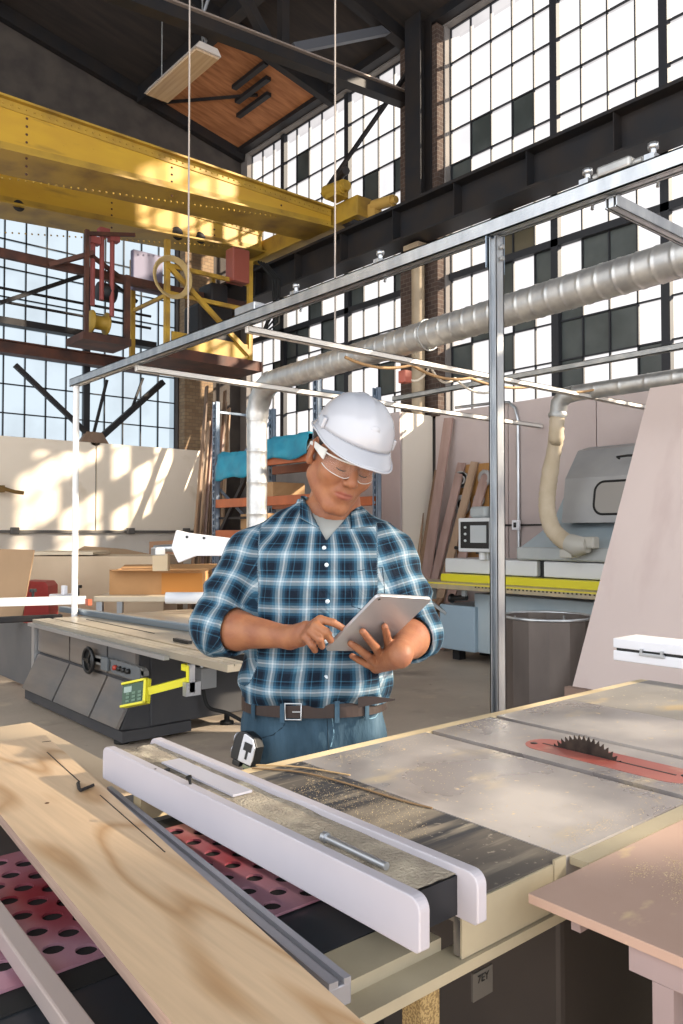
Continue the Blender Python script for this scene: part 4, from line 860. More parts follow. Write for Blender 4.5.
# bench with the cardboard box
Mb = Mc(155, 597, 8.2)
bn2 = thing('work_bench', Mb @ Vector((0, 0, 0)), 'pale bench behind the panel saw carrying the open cardboard box', 'bench')
b = MB(); b.box((-.6, -.1, .68), (.9, .75, .735), Mb, bev=.004); part(b, 'bench_top', mat('bench_white', hx('#cbbca4'), .6), bn2)
for (x, y) in ((-.55, -.05), (.85, -.05), (-.55, .7), (.85, .7)):
    b = MB(); b.box((x-.03, y-.03, 0), (x+.03, y+.03, .68), Mb); part(b, 'leg', MATS['alu'], bn2)
cb = thing('cardboard_box', Mb @ Vector((0, 0, .735)), 'open tan cardboard box on the bench behind the panel saw', 'box')
card = mat('cardboard', hx('#a67c50'), .8, 0, c2=hx('#b58a5c'), scale=3); card2 = mat('cardboard_orange', hx('#b77c3a'), .8)
Mbb = Mb @ Matrix.Translation((.05, .33, 0)) @ Matrix.Rotation(math.radians(-50), 4, 'Z')
b = MB(); L_ = .62; W_ = .42; T = .006; hb = .245
b.box((-.52, -.27, .736), (.02, -.264, .736+hb), Mbb); b.box((-.52, .264, .736), (.02, .27, .736+hb), Mbb); b.box((-.52, -.264, .736), (-.514, .264, .736+hb), Mbb); b.box((.014, -.264, .736), (.02, .264, .736+hb), Mbb); b.box((-.514, -.264, .736), (.014, .264, .742), Mbb)
b = MB(); Mq = Mb @ Matrix.Translation((.0, .1, 0))
b.box((-.50, .0, .737), (.03, .008, .99), Mq); b.box((-.50, .42, .737), (.5, .428, .99), Mq); b.box((-.50, .008, .737), (-.492, .42, .99), Mq); b.box((.03, -.0, .737), (.5, .008, .98), Mq); b.box((.492, .008, .737), (.5, .42, .98), Mq); b.box((-.492, .008, .737), (.492, .42, .743), Mq)
part(b, 'carton', card, cb)
b = MB(); b.slab([Mq @ Vector(v) for v in ((-.50, 0, .992), (.45, 0, .985), (.5, -.16, 1.0), (-.42, -.17, .99))], (0, 0, 1), .006); part(b, 'flap', card, cb)
b = MB(); b.slab([Mq @ Vector(v) for v in ((-.50, .43, .992), (.5, .43, .985), (.55, .6, 1.03), (-.5, .6, 1.02))], (0, 0, 1), .006); part(b, 'flap', card, cb)
b = MB(); b.box((.045, -.006, .745), (.47, -.001, .96), Mq); part(b, 'printed_panel', card2, cb, 'orange front panel')
b = MB(); r0 = Mb @ Vector((.0, 0, 0)); ra = P(166, 603, D=7.1); rb2 = P(210, 606, D=7.1)
b.cyl(Vector((ra.x, ra.y, .80)), Vector((rb2.x, rb2.y, .80)), .052, n=20); single(b, 'paper_roll', mat('roll_white', hx('#c9ccd2'), .5), 'white roll lying on the table in front of the cardboard box', 'roll')
b = MB(); q = P(160, 566, D=7.9); Mz = Matrix.Translation(Vector((q.x, q.y, 0))) @ Matrix.Rotation(-YAW, 4, 'Z'); b.box((-.075, 0, 1.001), (.075, .12, 1.17), Mz, bev=.004); single(b, 'wood_block', mat('beige_block', hx('#d0bb9a'), .7), 'small beige block standing on the cardboard box flaps', 'block')
b = MB(); q = P(2, 488, Y=11.7); b.tube([q+Vector((-.4, 0, .12)), q, q+Vector((.18, 0, -.05)), q+Vector((.3, 0, -.06))], .028, 8); b.bar(q+Vector((-.4, 0, 0)), q+Vector((.3, 0, -.05)), .03, .03); b.box(q+Vector((-.06, 0, -.06)), q+Vector((.04, .19, .04))); single(b, 'wall_hook', mat('brass_old', hx('#7e6134'), .5, .3), 'brass-coloured hook bracket on the cream panel at the left edge', 'hook')
# ================= table saw =================
TZ = .86
ts = thing('table_saw', (1.6, 1.1, 0), 'large dusty cast iron table saw with a toothed blade in front of the man', 'table saw')
iron = mat('iron_top', hx('#8f8a8a'), .26, .45, c2=hx('#bcb6b2'), scale=3.2, stretch=(1, 1, 1), lo=.4, hi=.62, rough2=.5)
layers(iron, [(hx('#c4b599'), 5, (1, 2.2, 1), .60, .78, (0, 0, 0)), (hx('#7f7a78'), 2.4, (3, .7, 1), .62, .75, (3, 3, 0)), (hx('#d5c3a0'), 60, (1, 1, 1), .66, .72, (1, 0, 0))])
iron_r = mat('iron_top_grey', hx('#86827e'), .45, .3, c2=hx('#a09a92'), scale=3, rough2=.7)
layers(iron_r, [(hx('#b5a283'), 5, (1, 2, 1), .55, .7, (0, 2, 0)), (hx('#d5c3a0'), 60, (1, 1, 1), .66, .72, (1, 0, 0))])
wing = mat('wing_dusty', hx('#4f4b48'), .6, .2, c2=hx('#6a635b'), scale=2)
layers(wing, [(hx('#857d70'), 2.6, (.8, 3.6, 1), .46, .62, (1.3, 0.4, 0)), (hx('#35363a'), 3.1, (.5, 4.5, 1), .56, .62, (2.4, 1, 0)), (hx('#9c9486'), 75, (1, 1, 1), .64, .74, (1, 0, 0)), (hx('#8f8779'), 7, (.5, 5, 1), .56, .72, (6, 1, 0))])
creamy = mat('rail_cream', hx('#938a76'), .6, 0, c2=hx('#a79c84'), scale=5)
SL1, SL2 = 1.535, 1.80; X0, X1, X2 = .86, 1.112, 2.16; YA, YB = .757, 1.40
def top_edge(x): return 1.475-.075*(x-.94)/1.2
IX0, IX1, IY0, IY1 = 1.60, 1.72, .80, 1.228
YBm = 1.455
b = MB()
b.box((X1+.003, YA, TZ-.035), (SL1-.013, YBm, TZ)); b.box((SL2+.013, YA, TZ-.035), (X2, YBm, TZ))
b.box((SL1+.013, YA, TZ-.035), (IX0, YBm, TZ)); b.box((IX1, YA, TZ-.035), (SL2-.013, YBm, TZ)); b.box((IX0, YA, TZ-.035), (IX1, IY0, TZ)); b.box((IX0, IY1, TZ-.035), (IX1, YBm, TZ))
b.box((X1+.003, YA, TZ-.05), (X2, YBm, TZ-.036)); b.box((X1+.003, YA, TZ-.075), (X2, YA+.012, TZ-.035))
part(b, 'table_top', iron, ts)
for x in (SL1, SL2):
    b = MB(); b.box((x-.0125, YA+.001, TZ-.0355), (x+.0125, YBm-.001, TZ-.030)); part(b, 'miter_slot', MATS['black_plastic'], ts)
b = MB(); b.box((X0, YA, TZ-.03), (X1-.001, YBm, TZ)); b.box((X0, YA, TZ-.075), (X1-.001, YA+.012, TZ-.03)); part(b, 'extension_wing', wing, ts)
b = MB(); b.box((X2+.002, YA, TZ-.03), (X2+.5, YBm, TZ)); b.box((X2+.002, YA, TZ-.075), (X2+.5, YA+.012, TZ-.03)); part(b, 'extension_wing', iron_r, ts)
# red insert plate with blade slot
def stadium(cx, y0, y1, r, n=10):
    return [(cx+r*math.cos(PI+PI*i/n), y0+r+r*math.sin(PI+PI*i/n)) for i in range(n+1)]+[(cx+r*math.cos(PI*i/n), y1-r+r*math.sin(PI*i/n)) for i in range(n+1)]
redm = mat('insert_red', hx('#96443c'), .35, 0, c2=hx('#a8665a'), scale=5); layers(redm, [(hx('#c9a78a'), 8, (1, 1, 1), .6, .75, (0, 3, 0))])
b = MB(); b.prism(stadium(1.66, .80, 1.228, .058), 'z', TZ-.0001, TZ+.0006); part(b, 'insert_plate', redm, ts)
b = MB(); b.box((IX0, IY0, TZ-.034), (IX1, IY1, TZ-.0065)); b.box((IX0-.002, IY0-.002, TZ-.0064), (IX1+.002, IY1+.002, TZ-.0001)); part(b, 'insert_bed', iron, ts)
b = MB(); b.box((1.6585, .85, TZ+.0006), (1.6645, 1.19, TZ+.0012)); part(b, 'blade_slot', MATS['black_plastic'], ts)
for (x, y) in ((1.645, 1.205), (1.672, .835)):
    b = MB(); b.lathe([(0, TZ+.0012), (.009, TZ+.0012), (.009, TZ)], (x, y, 0), 14); part(b, 'insert_screw', MATS['black_plastic'], ts)
# saw blade with hooked teeth
bc_ = Vector((1.6615, 1.07, TZ+.042-.127)); R1, R2 = .127, .1175; NT = 60
b = MB(); ring = []
for i in range(NT):
    a0 = 2*PI*i/NT
    for (da, r) in ((0, R2), (.012, R2-.002), (.038, R2+.001), (.058, R1-.002), (.076, R1), (.080, R1-.003)):
        ring.append((bc_.y+r*math.cos(a0+da), bc_.z+r*math.sin(a0+da)))
k = len(ring); xs_ = (bc_.x-.0011, bc_.x+.0011)
vs = [(xs_[0], *q) for q in ring]+[(xs_[1], *q) for q in ring]+[(xs_[0], bc_.y, bc_.z), (xs_[1], bc_.y, bc_.z)]
fs = [(i, (i+1) % k, k+(i+1) % k, k+i) for i in range(k)]+[(2*k, (i+1) % k, i) for i in range(k)]+[(2*k+1, k+i, k+(i+1) % k) for i in range(k)]
b.raw(vs, fs); sb = part(b, 'saw_blade', mat('blade_steel', hx('#332d2a'), .4, .7, c2=hx('#4f463f'), scale=30), ts)
b = MB(); b.lathe([(0, -.02), (.03, -.02), (.03, .02), (0, .02)], bc_, 16, 'x'); part(b, 'arbor', MATS['steel_dark'], ts)
# rails
b = MB(); b.box((X0-.14, YBm+.002, TZ-.045), (X2+.5, YBm+.034, TZ-.001)); part(b, 'rear_rail', mat('rail_ply', hx('#cdbb98'), .6, 0, c2=hx('#b9a684'), scale=6), ts)
b = MB(); b.box((X1+.01, YA-.038, TZ-.014), (X2+.5, YA-.003, TZ-.002)); b.box((X1-.035, YA-.006, TZ-.075), (X1-.004, YA-.002, TZ+.004)); part(b, 'front_strip', creamy, ts)
b = MB(); b.box((.28, YA+.034, TZ-.10), (X0-.002, YA+.108, TZ-.06)); b.box((.28, YA-.004, TZ-.086), (X2+.5, YA+.034, TZ-.078)); b.box((.28, YA-.010, TZ-.094), (X2+.5, YA-.004, TZ-.078)); part(b, 'front_rail', creamy, ts)
b = MB(); b.box((X0, YA-.004, TZ-.0765), (X1-.036, YA-.0005, TZ-.003)); part(b, 'wing_edge_strip', creamy, ts)
cb_ = mat('cabinet_dark', hx('#312a26'), .6, 0, c2=hx('#3d3530'), scale=2)
b = MB(); b.box((1.13, YA+.02, .06), (2.05, YBm-.04, TZ-.052), bev=.01); part(b, 'cabinet', cb_, ts)
b = MB(); b.box((1.11, YA+.0, 0), (2.07, YBm-.02, .06)); part(b, 'plinth', MATS['steel_dark'], ts)
b = MB(); bo = Vector((1.08, YA-.01, TZ-.058)); b.lathe([(0, -.022), (.009, -.022), (.009, 0), (0, 0)], bo, 6, 'y'); part(b, 'rail_bolt', MATS['alu'], ts)
lab = mat('label_grey', hx('#55504a'), .6)
lp = P(486, 985, Y=YA+.01); 
b = MB(); b.box((lp.x-.022, YA+.0155, lp.z-.02), (lp.x+.022, YA+.0195, lp.z+.02)); lbp = part(b, 'label', lab, ts, 'small worn label')
tx = bpy.data.curves.new('lettering', 'FONT'); tx.body = '7EY'; tx.size = .016; tx.align_x = 'CENTER'; tx.extrude = .0003
to0 = bpy.data.objects.new('lettering_source', tx); col.objects.link(to0); bpy.context.view_layer.update(); tme = bpy.data.meshes.new_from_object(to0.evaluated_get(bpy.context.evaluated_depsgraph_get())); bpy.data.objects.remove(to0); tme.materials.clear(); tme.materials.append(MATS['black_plastic']); to = bpy.data.objects.new('lettering', tme); col.objects.link(to); to.parent = lbp
to.location = Vector((lp.x, YA+.0148, lp.z+.004))-ts.location; to.rotation_euler = (PI/2, 0, 0)
# left bench of the saw: dark bed with perforated red plates
bed = thing('router_bench', (.55, 1.15, 0), 'dark bench bed with perforated red plates left of the saw fence', 'bench')
bedm = mat('bed_dark', hx('#272b31'), .4, .2, c2=hx('#383b40'), scale=3); layers(bedm, [(hx('#6a625a'), 6, (1, 1, 1), .62, .8, (1, 2, 0))])
BZ = .80
b = MB(); b.box((.05, .868, BZ-.04), (X0-.002, 1.66, BZ)); part(b, 'bed', bedm, bed)
for (x, y) in ((.1, .90), (.8, .90), (.1, 1.6), (.8, 1.6)):
    b = MB(); b.box((x-.025, y-.025, 0), (x+.025, y+.025, BZ-.04)); part(b, 'leg', MATS['steel_dark'], bed)
def perf(x0, x1, y0, y1, z, t, nx, ny, r, ph=0):
    """plate with real staggered holes: grid cells, each a ring of quads round a hole"""
    b = MB(); cw = (x1-x0)/nx; chh = (y1-y0)/ny; n = 16
    for i in range(nx):
        for j in range(ny):
            cx = x0+(i+.5)*cw; cy = y0+(j+.5)*chh
            sq = []; ci = []
            for k in range(n):
                a = 2*PI*k/n+PI/4; c, s_ = math.cos(a), math.sin(a); m_ = max(abs(c), abs(s_))
                sq.append((cx+c/m_*cw/2, cy+s_/m_*chh/2)); ci.append((cx+r*c, cy+r*s_))
            hole = (i+j+ph) % 2 == 0
            if hole:
                vs = [(p[0], p[1], zz) for zz in (z, z-t) for p in sq]+[(p[0], p[1], zz) for zz in (z, z-t) for p in ci]
                fs = []
                for k in range(n):
                    k2 = (k+1) % n
                    fs += [(k, k2, 2*n+k2, 2*n+k), (2*n+k, 2*n+k2, 3*n+k2, 3*n+k)]
                b.raw(vs, fs)
            else: b.raw([(cx-cw/2, cy-chh/2, z), (cx+cw/2, cy-chh/2, z), (cx+cw/2, cy+chh/2, z), (cx-cw/2, cy+chh/2, z)], [(0, 1, 2, 3)])
    b.box((x0, y0-.012, z-t), (x1, y0, z)); b.box((x0, y1, z-t), (x1, y1+.012, z))
    return b
redp = mat('plate_red', hx('#8d3038'), .3, .3, c2=hx('#a24a58'), scale=1.7); layers(redp, [(hx('#b58a9a'), 3.2, (1, 1, 1), .44, .66, (2.2, 3.1, 0))])
b = perf(.30, .57, 1.06, 1.47, BZ+.007, .004, 8, 13, .0152); part(b, 'perforated_plate', redp, bed, 'red perforated plate')
b = perf(.60, .845, 1.0, 1.40, BZ+.007, .004, 7, 12, .0145, 1); part(b, 'perforated_plate', redp, bed, 'red perforated plate')
b = MB(); b.box((.30, 1.0, BZ+.0005), (.845, 1.47, BZ+.002)); part(b, 'dark_liner', MATS['black_rubber'], bed)
b = MB(); s1 = P(3, 813, Z=BZ+.001); b.box((s1.x-.005, s1.y-.004, BZ), (s1.x+.05, s1.y+.004, BZ+.0015)); part(b, 'sticker', MATS['white_paint'], bed, 'small white sticker')
b = MB(); p1 = P(0, 925, Z=.875); b.bar(Vector((.33, 1.075, BZ+.02)), Vector((.318, .74, BZ+.02)), .028, .036); 
b = MB(); e1 = P(8, 935, Z=BZ+.03); e2 = P(72, 1024, Z=BZ+.03); dd_ = (e2-e1).normalized(); b.bar(e1-dd_*.25, e2+dd_*.12, .026, .028, bev=.003); single(b, 'aluminium_strip', mat('strip_pale', hx('#b8a9a4'), .4, .4), 'pale strip lying diagonally across the lower left corner of the dark bench', 'strip')
b = MB(); w1_ = P(0, 790, Z=.755); b.box((.0, 1.70, .75), (.9, 2.6, .775)); wp = thing('side_table', (.45, 2.1, 0), 'pale board table at the far left beyond the dark bench', 'table'); part(b, 'top', pal, wp)
for (x, y) in ((.05, 1.75), (.85, 1.75), (.05, 2.55), (.85, 2.55)):
    b = MB(); b.box((x-.02, y-.02, 0), (x+.02, y+.02, .75)); part(b, 'leg', pal, wp)
b = MB(); b.box((.04, .66, BZ-.10), (.60, .705, BZ-.02)); 
b = MB(); b.box((.3, .62, .66), (.60, .75, .685)); sc_ = thing('front_ledge', (.45, .7, 0), 'pale wooden ledge below the near edge of the dark bench', 'ledge')
part(b, 'board', pal, sc_); b = MB(); b.box((.32, .64, 0), (.36, .74, .66)); part(b, 'leg', pal, sc_); b = MB(); b.box((.55, .64, 0), (.59, .74, .66)); part(b, 'leg', pal, sc_)
# rip fence
rf = thing('rip_fence', (.765, 1.17, TZ), 'white-faced rip fence with a dusty top lying along the left side of the saw', 'fence')
hd = mat('fence_white', hx('#aeaab2'), .4, 0, c2=hx('#b9b4ba'), scale=3, sss=.0)
FX0, FX1, FY0, FY1, FZ0, FZ1 = .710, .838, .690, 1.615, .864, .932
def face(x0, x1):
    r = .018; pts = rrect(FY0, FY1, FZ0, FZ1, r, 5)
    pts = [(y, z) for (y, z) in pts if not (z < FZ0+r and True)]+[] 
    pts = [(FY1, FZ0)] + [(FY1-r+r*math.cos(a), FZ1-r+r*math.sin(a)) for a in [PI/2*i/6 for i in range(7)]]+[(FY0+r-r*math.sin(a), FZ1-r+r*math.cos(a)) for a in [PI/2*i/6 for i in range(7)]]+[(FY0, FZ0+.004), (FY0+.006, FZ0)]
    bb = MB(); bb.prism(pts, 'x', x0, x1); return bb
o = part(face(FX0, FX0+.019), 'face_board', hd, rf); smooth_mod(o, .002)
o = part(face(FX1-.019, FX1), 'face_board', hd, rf); smooth_mod(o, .002)
b = MB(); b.box((FX0+.0195, FY0+.035, FZ0+.004), (FX1-.0195, FY1-.02, FZ1-.012)); part(b, 'box_tube', mat('tube_black', hx('#1b1d22'), .45), rf)
dust = mat('sawdust', hx('#b9ad99'), .95, 0, c2=hx('#9b9080'), scale=14, lo=.4, hi=.6, bump=.6, bscale=160); layers(dust, [(hx('#6c655a'), 9, (1, .5, 1), .56, .64, (0, 1, 0)), (hx('#c8bca4'), 20, (1, .5, 1), .6, .7, (0, 6, 0))])
nx, ny = 10, 120; vs = []; fs = []
for i in range(nx+1):
    for j in range(ny+1):
        x = FX0+.0195+(FX1-FX0-.039)*i/nx; y = FY0+.036+(FY1-FY0-.058)*j/ny
        e = 1-abs(2*i/nx-1)**6
        vs.append((x, y, FZ1-.0115+.0015+.004*e*abs(mnoise.noise(Vector((x*30, y*22, 2))))+.004*(1-e)*max(0, mnoise.noise(Vector((x*9, y*12, 7))))))
for i in range(nx):
    for j in range(ny): a = i*(ny+1)+j; fs.append((a, a+1, a+ny+2, a+ny+1))
b = MB(); b.raw(vs, fs, True); o = part(b, 'dust_layer', dust, rf); o['kind'] = 'stuff'
b = MB(); b.box((FX0+.045, 1.18, FZ1-.008), (FX0+.085, 1.44, FZ1-.004)); single(b, 'aluminium_strip', mat('strip_white', hx('#bdbcc6'), .4, .2), 'flat whitish strip lying on the dusty fence top near its far end', 'strip')
b = MB(); b.cyl((FX0+.042, .92, FZ1-.002), (FX0+.040, .79, FZ1-.002), .0055, n=8); b.cyl((FX0+.042, .92, FZ1-.002), (FX0+.042, .928, FZ1-.002), .008, n=8); single(b, 'steel_rod', MATS['alu'], 'short grey steel rod lying on the dusty near half of the fence', 'rod')
for (px, py, lab_) in ((160, 768, 'small black screw lying on the far part of the fence top'), ):
    q = P(px, py, Z=FZ1); b = MB(); b.cyl((q.x-.008, q.y, FZ1-.004), (q.x+.016, q.y-.01, FZ1-.004), .0028, n=8); b.cyl((q.x-.012, q.y, FZ1-.004), (q.x-.008, q.y, FZ1-.004), .005, n=8); single(b, 'screw', MATS['black_plastic'], lab_, 'screw')
q = P(191, 785, Z=FZ1-.002); b = MB(); b.cyl((q.x, q.y, FZ1-.006), (q.x-.004, q.y, FZ1+.012), .0028, n=8); b.cyl((q.x-.004, q.y, FZ1+.011), (q.x-.005, q.y, FZ1+.014), .006, n=8); single(b, 'screw', MATS['black_plastic'], 'black bolt standing up by the whitish strip on the fence', 'screw')
# grey rail beside the fence
b = MB(); gx0, gx1 = .612, .640; e1 = P(104, 790, Z=.845); e2 = P(340, 985, Z=.845)
al_ = mat('rail_alu', hx('#8e8f96'), .4, .5, c2=hx('#a5a4a9'), scale=3)
dv = (Vector((e2.x, e2.y, 0))-Vector((e1.x, e1.y, 0))).normalized(); sd = Vector((dv.y, -dv.x, 0))
def off(o_, z): return Vector((e1.x, e1.y, z))+sd*o_, Vector((e2.x, e2.y, z))+sd*o_
a_, c_ = off(0, .831); b.bar(a_, c_, .034, .026, bev=.002); a_, c_ = off(.009, .8465); b.bar(a_, c_, .013, .008); a_, c_ = off(-.011, .8465); b.bar(a_, c_, .010, .008)
single(b, 'grooved_rail', al_, 'long grooved grey rail between the plywood plank and the white fence', 'rail')
b = MB(); 
for q in (e1+Vector((0, 0, 0)), e2): pass
a_, c_ = off(0, .81); 
for t in (.15, .85):
    m_ = a_.lerp(c_, t); b = MB(); b.box((m_.x-.03, m_.y-.015, BZ+.0072), (m_.x+.03, m_.y+.015, .8178)); single(b, 'spacer_block', MATS['black_plastic'], 'small dark spacer under the %s end of the grooved rail' % ('far' if t < .5 else 'near'), 'spacer')
# plywood plank with saw kerf
plyt = wood('plywood_birch', hx('#dfc09c'), hx('#c19a70'), 'y', 2.2, .5, dist=2.6, bscale=6.5)
edge = mat('ply_edge', hx('#8d7468'), .7, 0, c2=hx('#a58c7c'), scale=80, stretch=(.1, .1, 2))
PZ = .866
cor = [P(-6, 742, Z=PZ), P(45, 735, Z=PZ), P(101, 783, Z=PZ), P(372, 1030, Z=PZ)]
cor = [(c.x, c.y) for c in cor]
l1 = P(-6, 768, Z=PZ); l2 = P(186, 1030, Z=PZ)
poly = [cor[0], cor[1], (P(94, 778, Z=PZ).x, P(94, 778, Z=PZ).y), cor[3], (l2.x, l2.y), (l1.x, l1.y)]
# extend beyond the frame at both cut ends
dirp = (Vector(cor[3])-Vector(poly[2])).normalized()
poly[3] = tuple(Vector(cor[3])+dirp*.16); poly[4] = tuple(Vector(poly[4])+dirp*.14)
poly[0] = tuple(Vector(cor[0])+Vector((-.12, .015))); poly[5] = tuple(Vector((l1.x, l1.y))+Vector((-.04, .22)))
b = MB(); k = len(poly)
b.use(0).raw([(x, y, PZ) for (x, y) in poly], [tuple(range(k))]).raw([(x, y, PZ-.018) for (x, y) in poly], [tuple(range(k))[::-1]])
b.use(1).raw([(x, y, z) for z in (PZ-.018, PZ) for (x, y) in poly], [(i, (i+1) % k, k+(i+1) % k, k+i) for i in range(k)])
pl_ = thing('plywood_plank', (poly[2][0]-.1, poly[2][1]-.2, PZ-.018), 'long wavy-grained plywood plank running from the upper left to the bottom edge', 'plywood plank')
part(b, 'board', [plyt, edge], pl_)
b = MB(); 
k1 = P(47, 752, Z=PZ+.0004); k2 = P(80, 782, Z=PZ+.0004); b.bar(k1, k2, .0022, .0006)
k1 = P(42, 742, Z=PZ+.0004); k2 = P(51, 741, Z=PZ+.0004); b.bar(k1, k2, .002, .0006)
k1 = P(100, 795, Z=PZ+.0004); k2 = P(165, 852, Z=PZ+.0004); b.bar(k1, k2, .0018, .0006)
part(b, 'saw_kerf', MATS['steel_dark'], pl_)
b = MB(); kn = P(47, 803, Z=PZ+.0003); b.lathe([(0, .0006), (.003, .0006), (.0045, 0)], kn, 10); part(b, 'knot', mat('knot_brown', hx('#5a3620'), .7), pl_)
b = MB(); b.tube(spline([P(78, 783, Z=PZ+.002), P(80, 790, Z=PZ+.006), P(86, 788, Z=PZ+.004), P(94, 785, Z=PZ+.006)], 5), .0035, 6); single(b, 'metal_clip', MATS['steel_dark'], 'small dark bent metal clip at the end of the saw cut in the plank', 'clip')
for t in (.12, .75):
    m_ = Vector(poly[2]).lerp(Vector(poly[3]), t)-Vector((.09, .0)); b = MB(); b.box((m_.x-.03, m_.y-.02, BZ+.0075), (m_.x+.05, m_.y+.02, PZ-.0185)); single(b, 'support_batten', MATS['steel_dark'], 'dark batten holding the plywood plank up at its %s part' % ('far' if t < .5 else 'near'), 'batten')

# outfeed side cabinet, lower right
of = thing('side_cabinet', (1.35, .45, 0), 'pinkish wooden side table with open frame at the lower right corner', 'table')
ofm = mat('mdf_pink', hx('#a68a7b'), .6, 0, c2=hx('#b4998a'), scale=3); layers(ofm, [(hx('#c2a988'), 12, (1, 2, 1), .62, .72, (2, 5, 0))])
OZ = .862
b = MB(); b.box((.955, -.3, OZ-.014), (1.9, .711, OZ), bev=.001); part(b, 'top', ofm, of)
fm = mat('frame_mauve', hx('#8c7c7c'), .6, 0, c2=hx('#9a8888'), scale=4)
b = MB(); b.box((.965, -.3, OZ-.05), (.983, .56, OZ-.0145)); b.box((1.0, .655, OZ-.05), (1.9, .67, OZ-.0145)); part(b, 'apron', fm, of)
b = MB(); b.box((.965, .50, 0), (.99, .528, OZ-.0505)); part(b, 'leg', fm, of)
b = MB(); b.box((.965, -.28, 0), (.995, -.25, OZ-.0505)); part(b, 'leg', fm, of)
for y in (.6, -.28):
    b = MB(); b.box((1.85, y, 0), (1.88, y+.03, OZ-.0505)); part(b, 'leg', fm, of)
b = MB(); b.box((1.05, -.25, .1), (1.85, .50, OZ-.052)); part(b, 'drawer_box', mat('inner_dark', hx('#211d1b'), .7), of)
# chipboard post and dark bin under the rail
cp_ = P(432, 985, Y=YA-.0)
chip = mat('chipboard', hx('#a48c5f'), .9, 0, c2=hx('#7a6440'), scale=320, lo=.45, hi=.55)
b = MB(); b.box((cp_.x-.017, YA+.005, 0), (cp_.x+.02, YA+.04, TZ-.105)); single(b, 'chipboard_post', chip, 'speckled chipboard post standing under the saw rail at bottom centre', 'post')
# sawdust crumbs as one pile object on the side table and saw top
random.seed(11); b = MB()
def crumb(x, y, z, s_):
    vs = [Vector((x, y, z))+Vector((random.uniform(-1, 1), random.uniform(-1, 1), random.uniform(0, .8)))*s_ for _ in range(4)]
    b.raw(vs, [(0, 1, 2), (0, 2, 3), (0, 3, 1), (1, 3, 2)])
for k_ in range(900):
    cx, cy = random.choice(((1.17, .60), (1.12, .56), (1.22, .62), (1.30, .50), (1.15, .645)))
    x = random.gauss(cx, .022); y = random.gauss(cy, .012)
    if y < .70 and x > .99: crumb(x, y, OZ, .0014)
crm = mat('sawdust_crumbs', hx('#cbb690'), .9)
single(b, 'sawdust', crm, 'scattered sawdust crumbs on the pinkish side table', 'sawdust')['kind'] = 'stuff'
b = MB()
for k_ in range(2600):
    t = random.random(); x = random.choice((random.uniform(1.13, 2.1), random.gauss(1.25, .07), random.gauss(1.6, .12))); y = random.choice((random.uniform(.77, 1.44), random.gauss(1.41, .02), random.gauss(.79, .015)))
    if .76 < y < 1.45 and abs(x-SL1) > .012 and abs(x-SL2) > .012 and .87 < x < 2.15 : crumb(x, y, TZ, .0013)
for k_ in range(1800):
    x = random.uniform(.87, 1.105); y = 1.0+.35*random.random()+.04*math.sin(x*30); crumb(x, min(y, 1.45), TZ, .0013)
single(b, 'sawdust', crm, 'fine sawdust scattered over the cast iron saw table', 'sawdust')['kind'] = 'stuff'
# dusty wood strip lying on the saw table
b = MB(); st_ = [P(252, 768, Z=TZ+.003), P(300, 772, Z=TZ+.004), P(345, 783, Z=TZ+.003), P(400, 800, Z=TZ+.002), P(432, 808, Z=TZ+.002)]
b.tube(spline(st_, 5), .0022, 5); single(b, 'wood_sliver', mat('sliver', hx('#8a6f50'), .8), 'thin curved wood sliver on the dark saw wing', 'sliver')
b = MB(); st_ = [P(256, 765, Z=TZ+.003), P(300, 767, Z=TZ+.004), P(350, 775, Z=TZ+.003)]
b.tube(spline(st_, 5), .002, 5); single(b, 'wood_sliver', mat('sliver2', hx('#b89a70'), .8), 'paler straight wood sliver near the far edge of the saw wing', 'sliver')
# ================= the man =================
MD = 2.13; ML = -.055
ROOT = LD(ML, MD, 0)
def L(px, py, d):
    v = P(px, py, D=d); v.z = v.z
    return np.array([v.dot(RT)-ML, v.x*FW.x+v.y*FW.y-MD, v.z])
# ---- signed distance helpers (numpy) ----
def sd_cap(p, a, b, ra, rb):
    a = np.asarray(a, float); b = np.asarray(b, float); ab = b-a
    t = np.clip(((p-a)@ab)/max(ab@ab, 1e-9), 0, 1)
    return np.linalg.norm(p-a-t[:, None]*ab, axis=1)-(ra+(rb-ra)*t)
def sd_ell(p, c, r, R=None):
    q = p-np.asarray(c, float)
    if R is not None: q = q@R
    r = np.asarray(r, float); k0 = np.linalg.norm(q/r, axis=1); k1 = np.linalg.norm(q/(r*r), axis=1)+1e-9
    return k0*(k0-1)/k1
def sd_box(p, c, hb, rd, R=None):
    q = p-np.asarray(c, float)
    if R is not None: q = q@R
    q = np.abs(q)-(np.asarray(hb, float)-rd)
    return np.linalg.norm(np.maximum(q, 0), axis=1)+np.minimum(q.max(axis=1), 0)-rd
def smin(a, b, k):
    h = np.clip(.5+.5*(b-a)/k, 0, 1); return b+(a-b)*h-k*h*(1-h)
def smax(a, b, k): return -smin(-a, -b, k)
def rotm(ax, ay, az):
    return np.array((Matrix.Rotation(az, 3, 'Z') @ Matrix.Rotation(ay, 3, 'Y') @ Matrix.Rotation(ax, 3, 'X')))
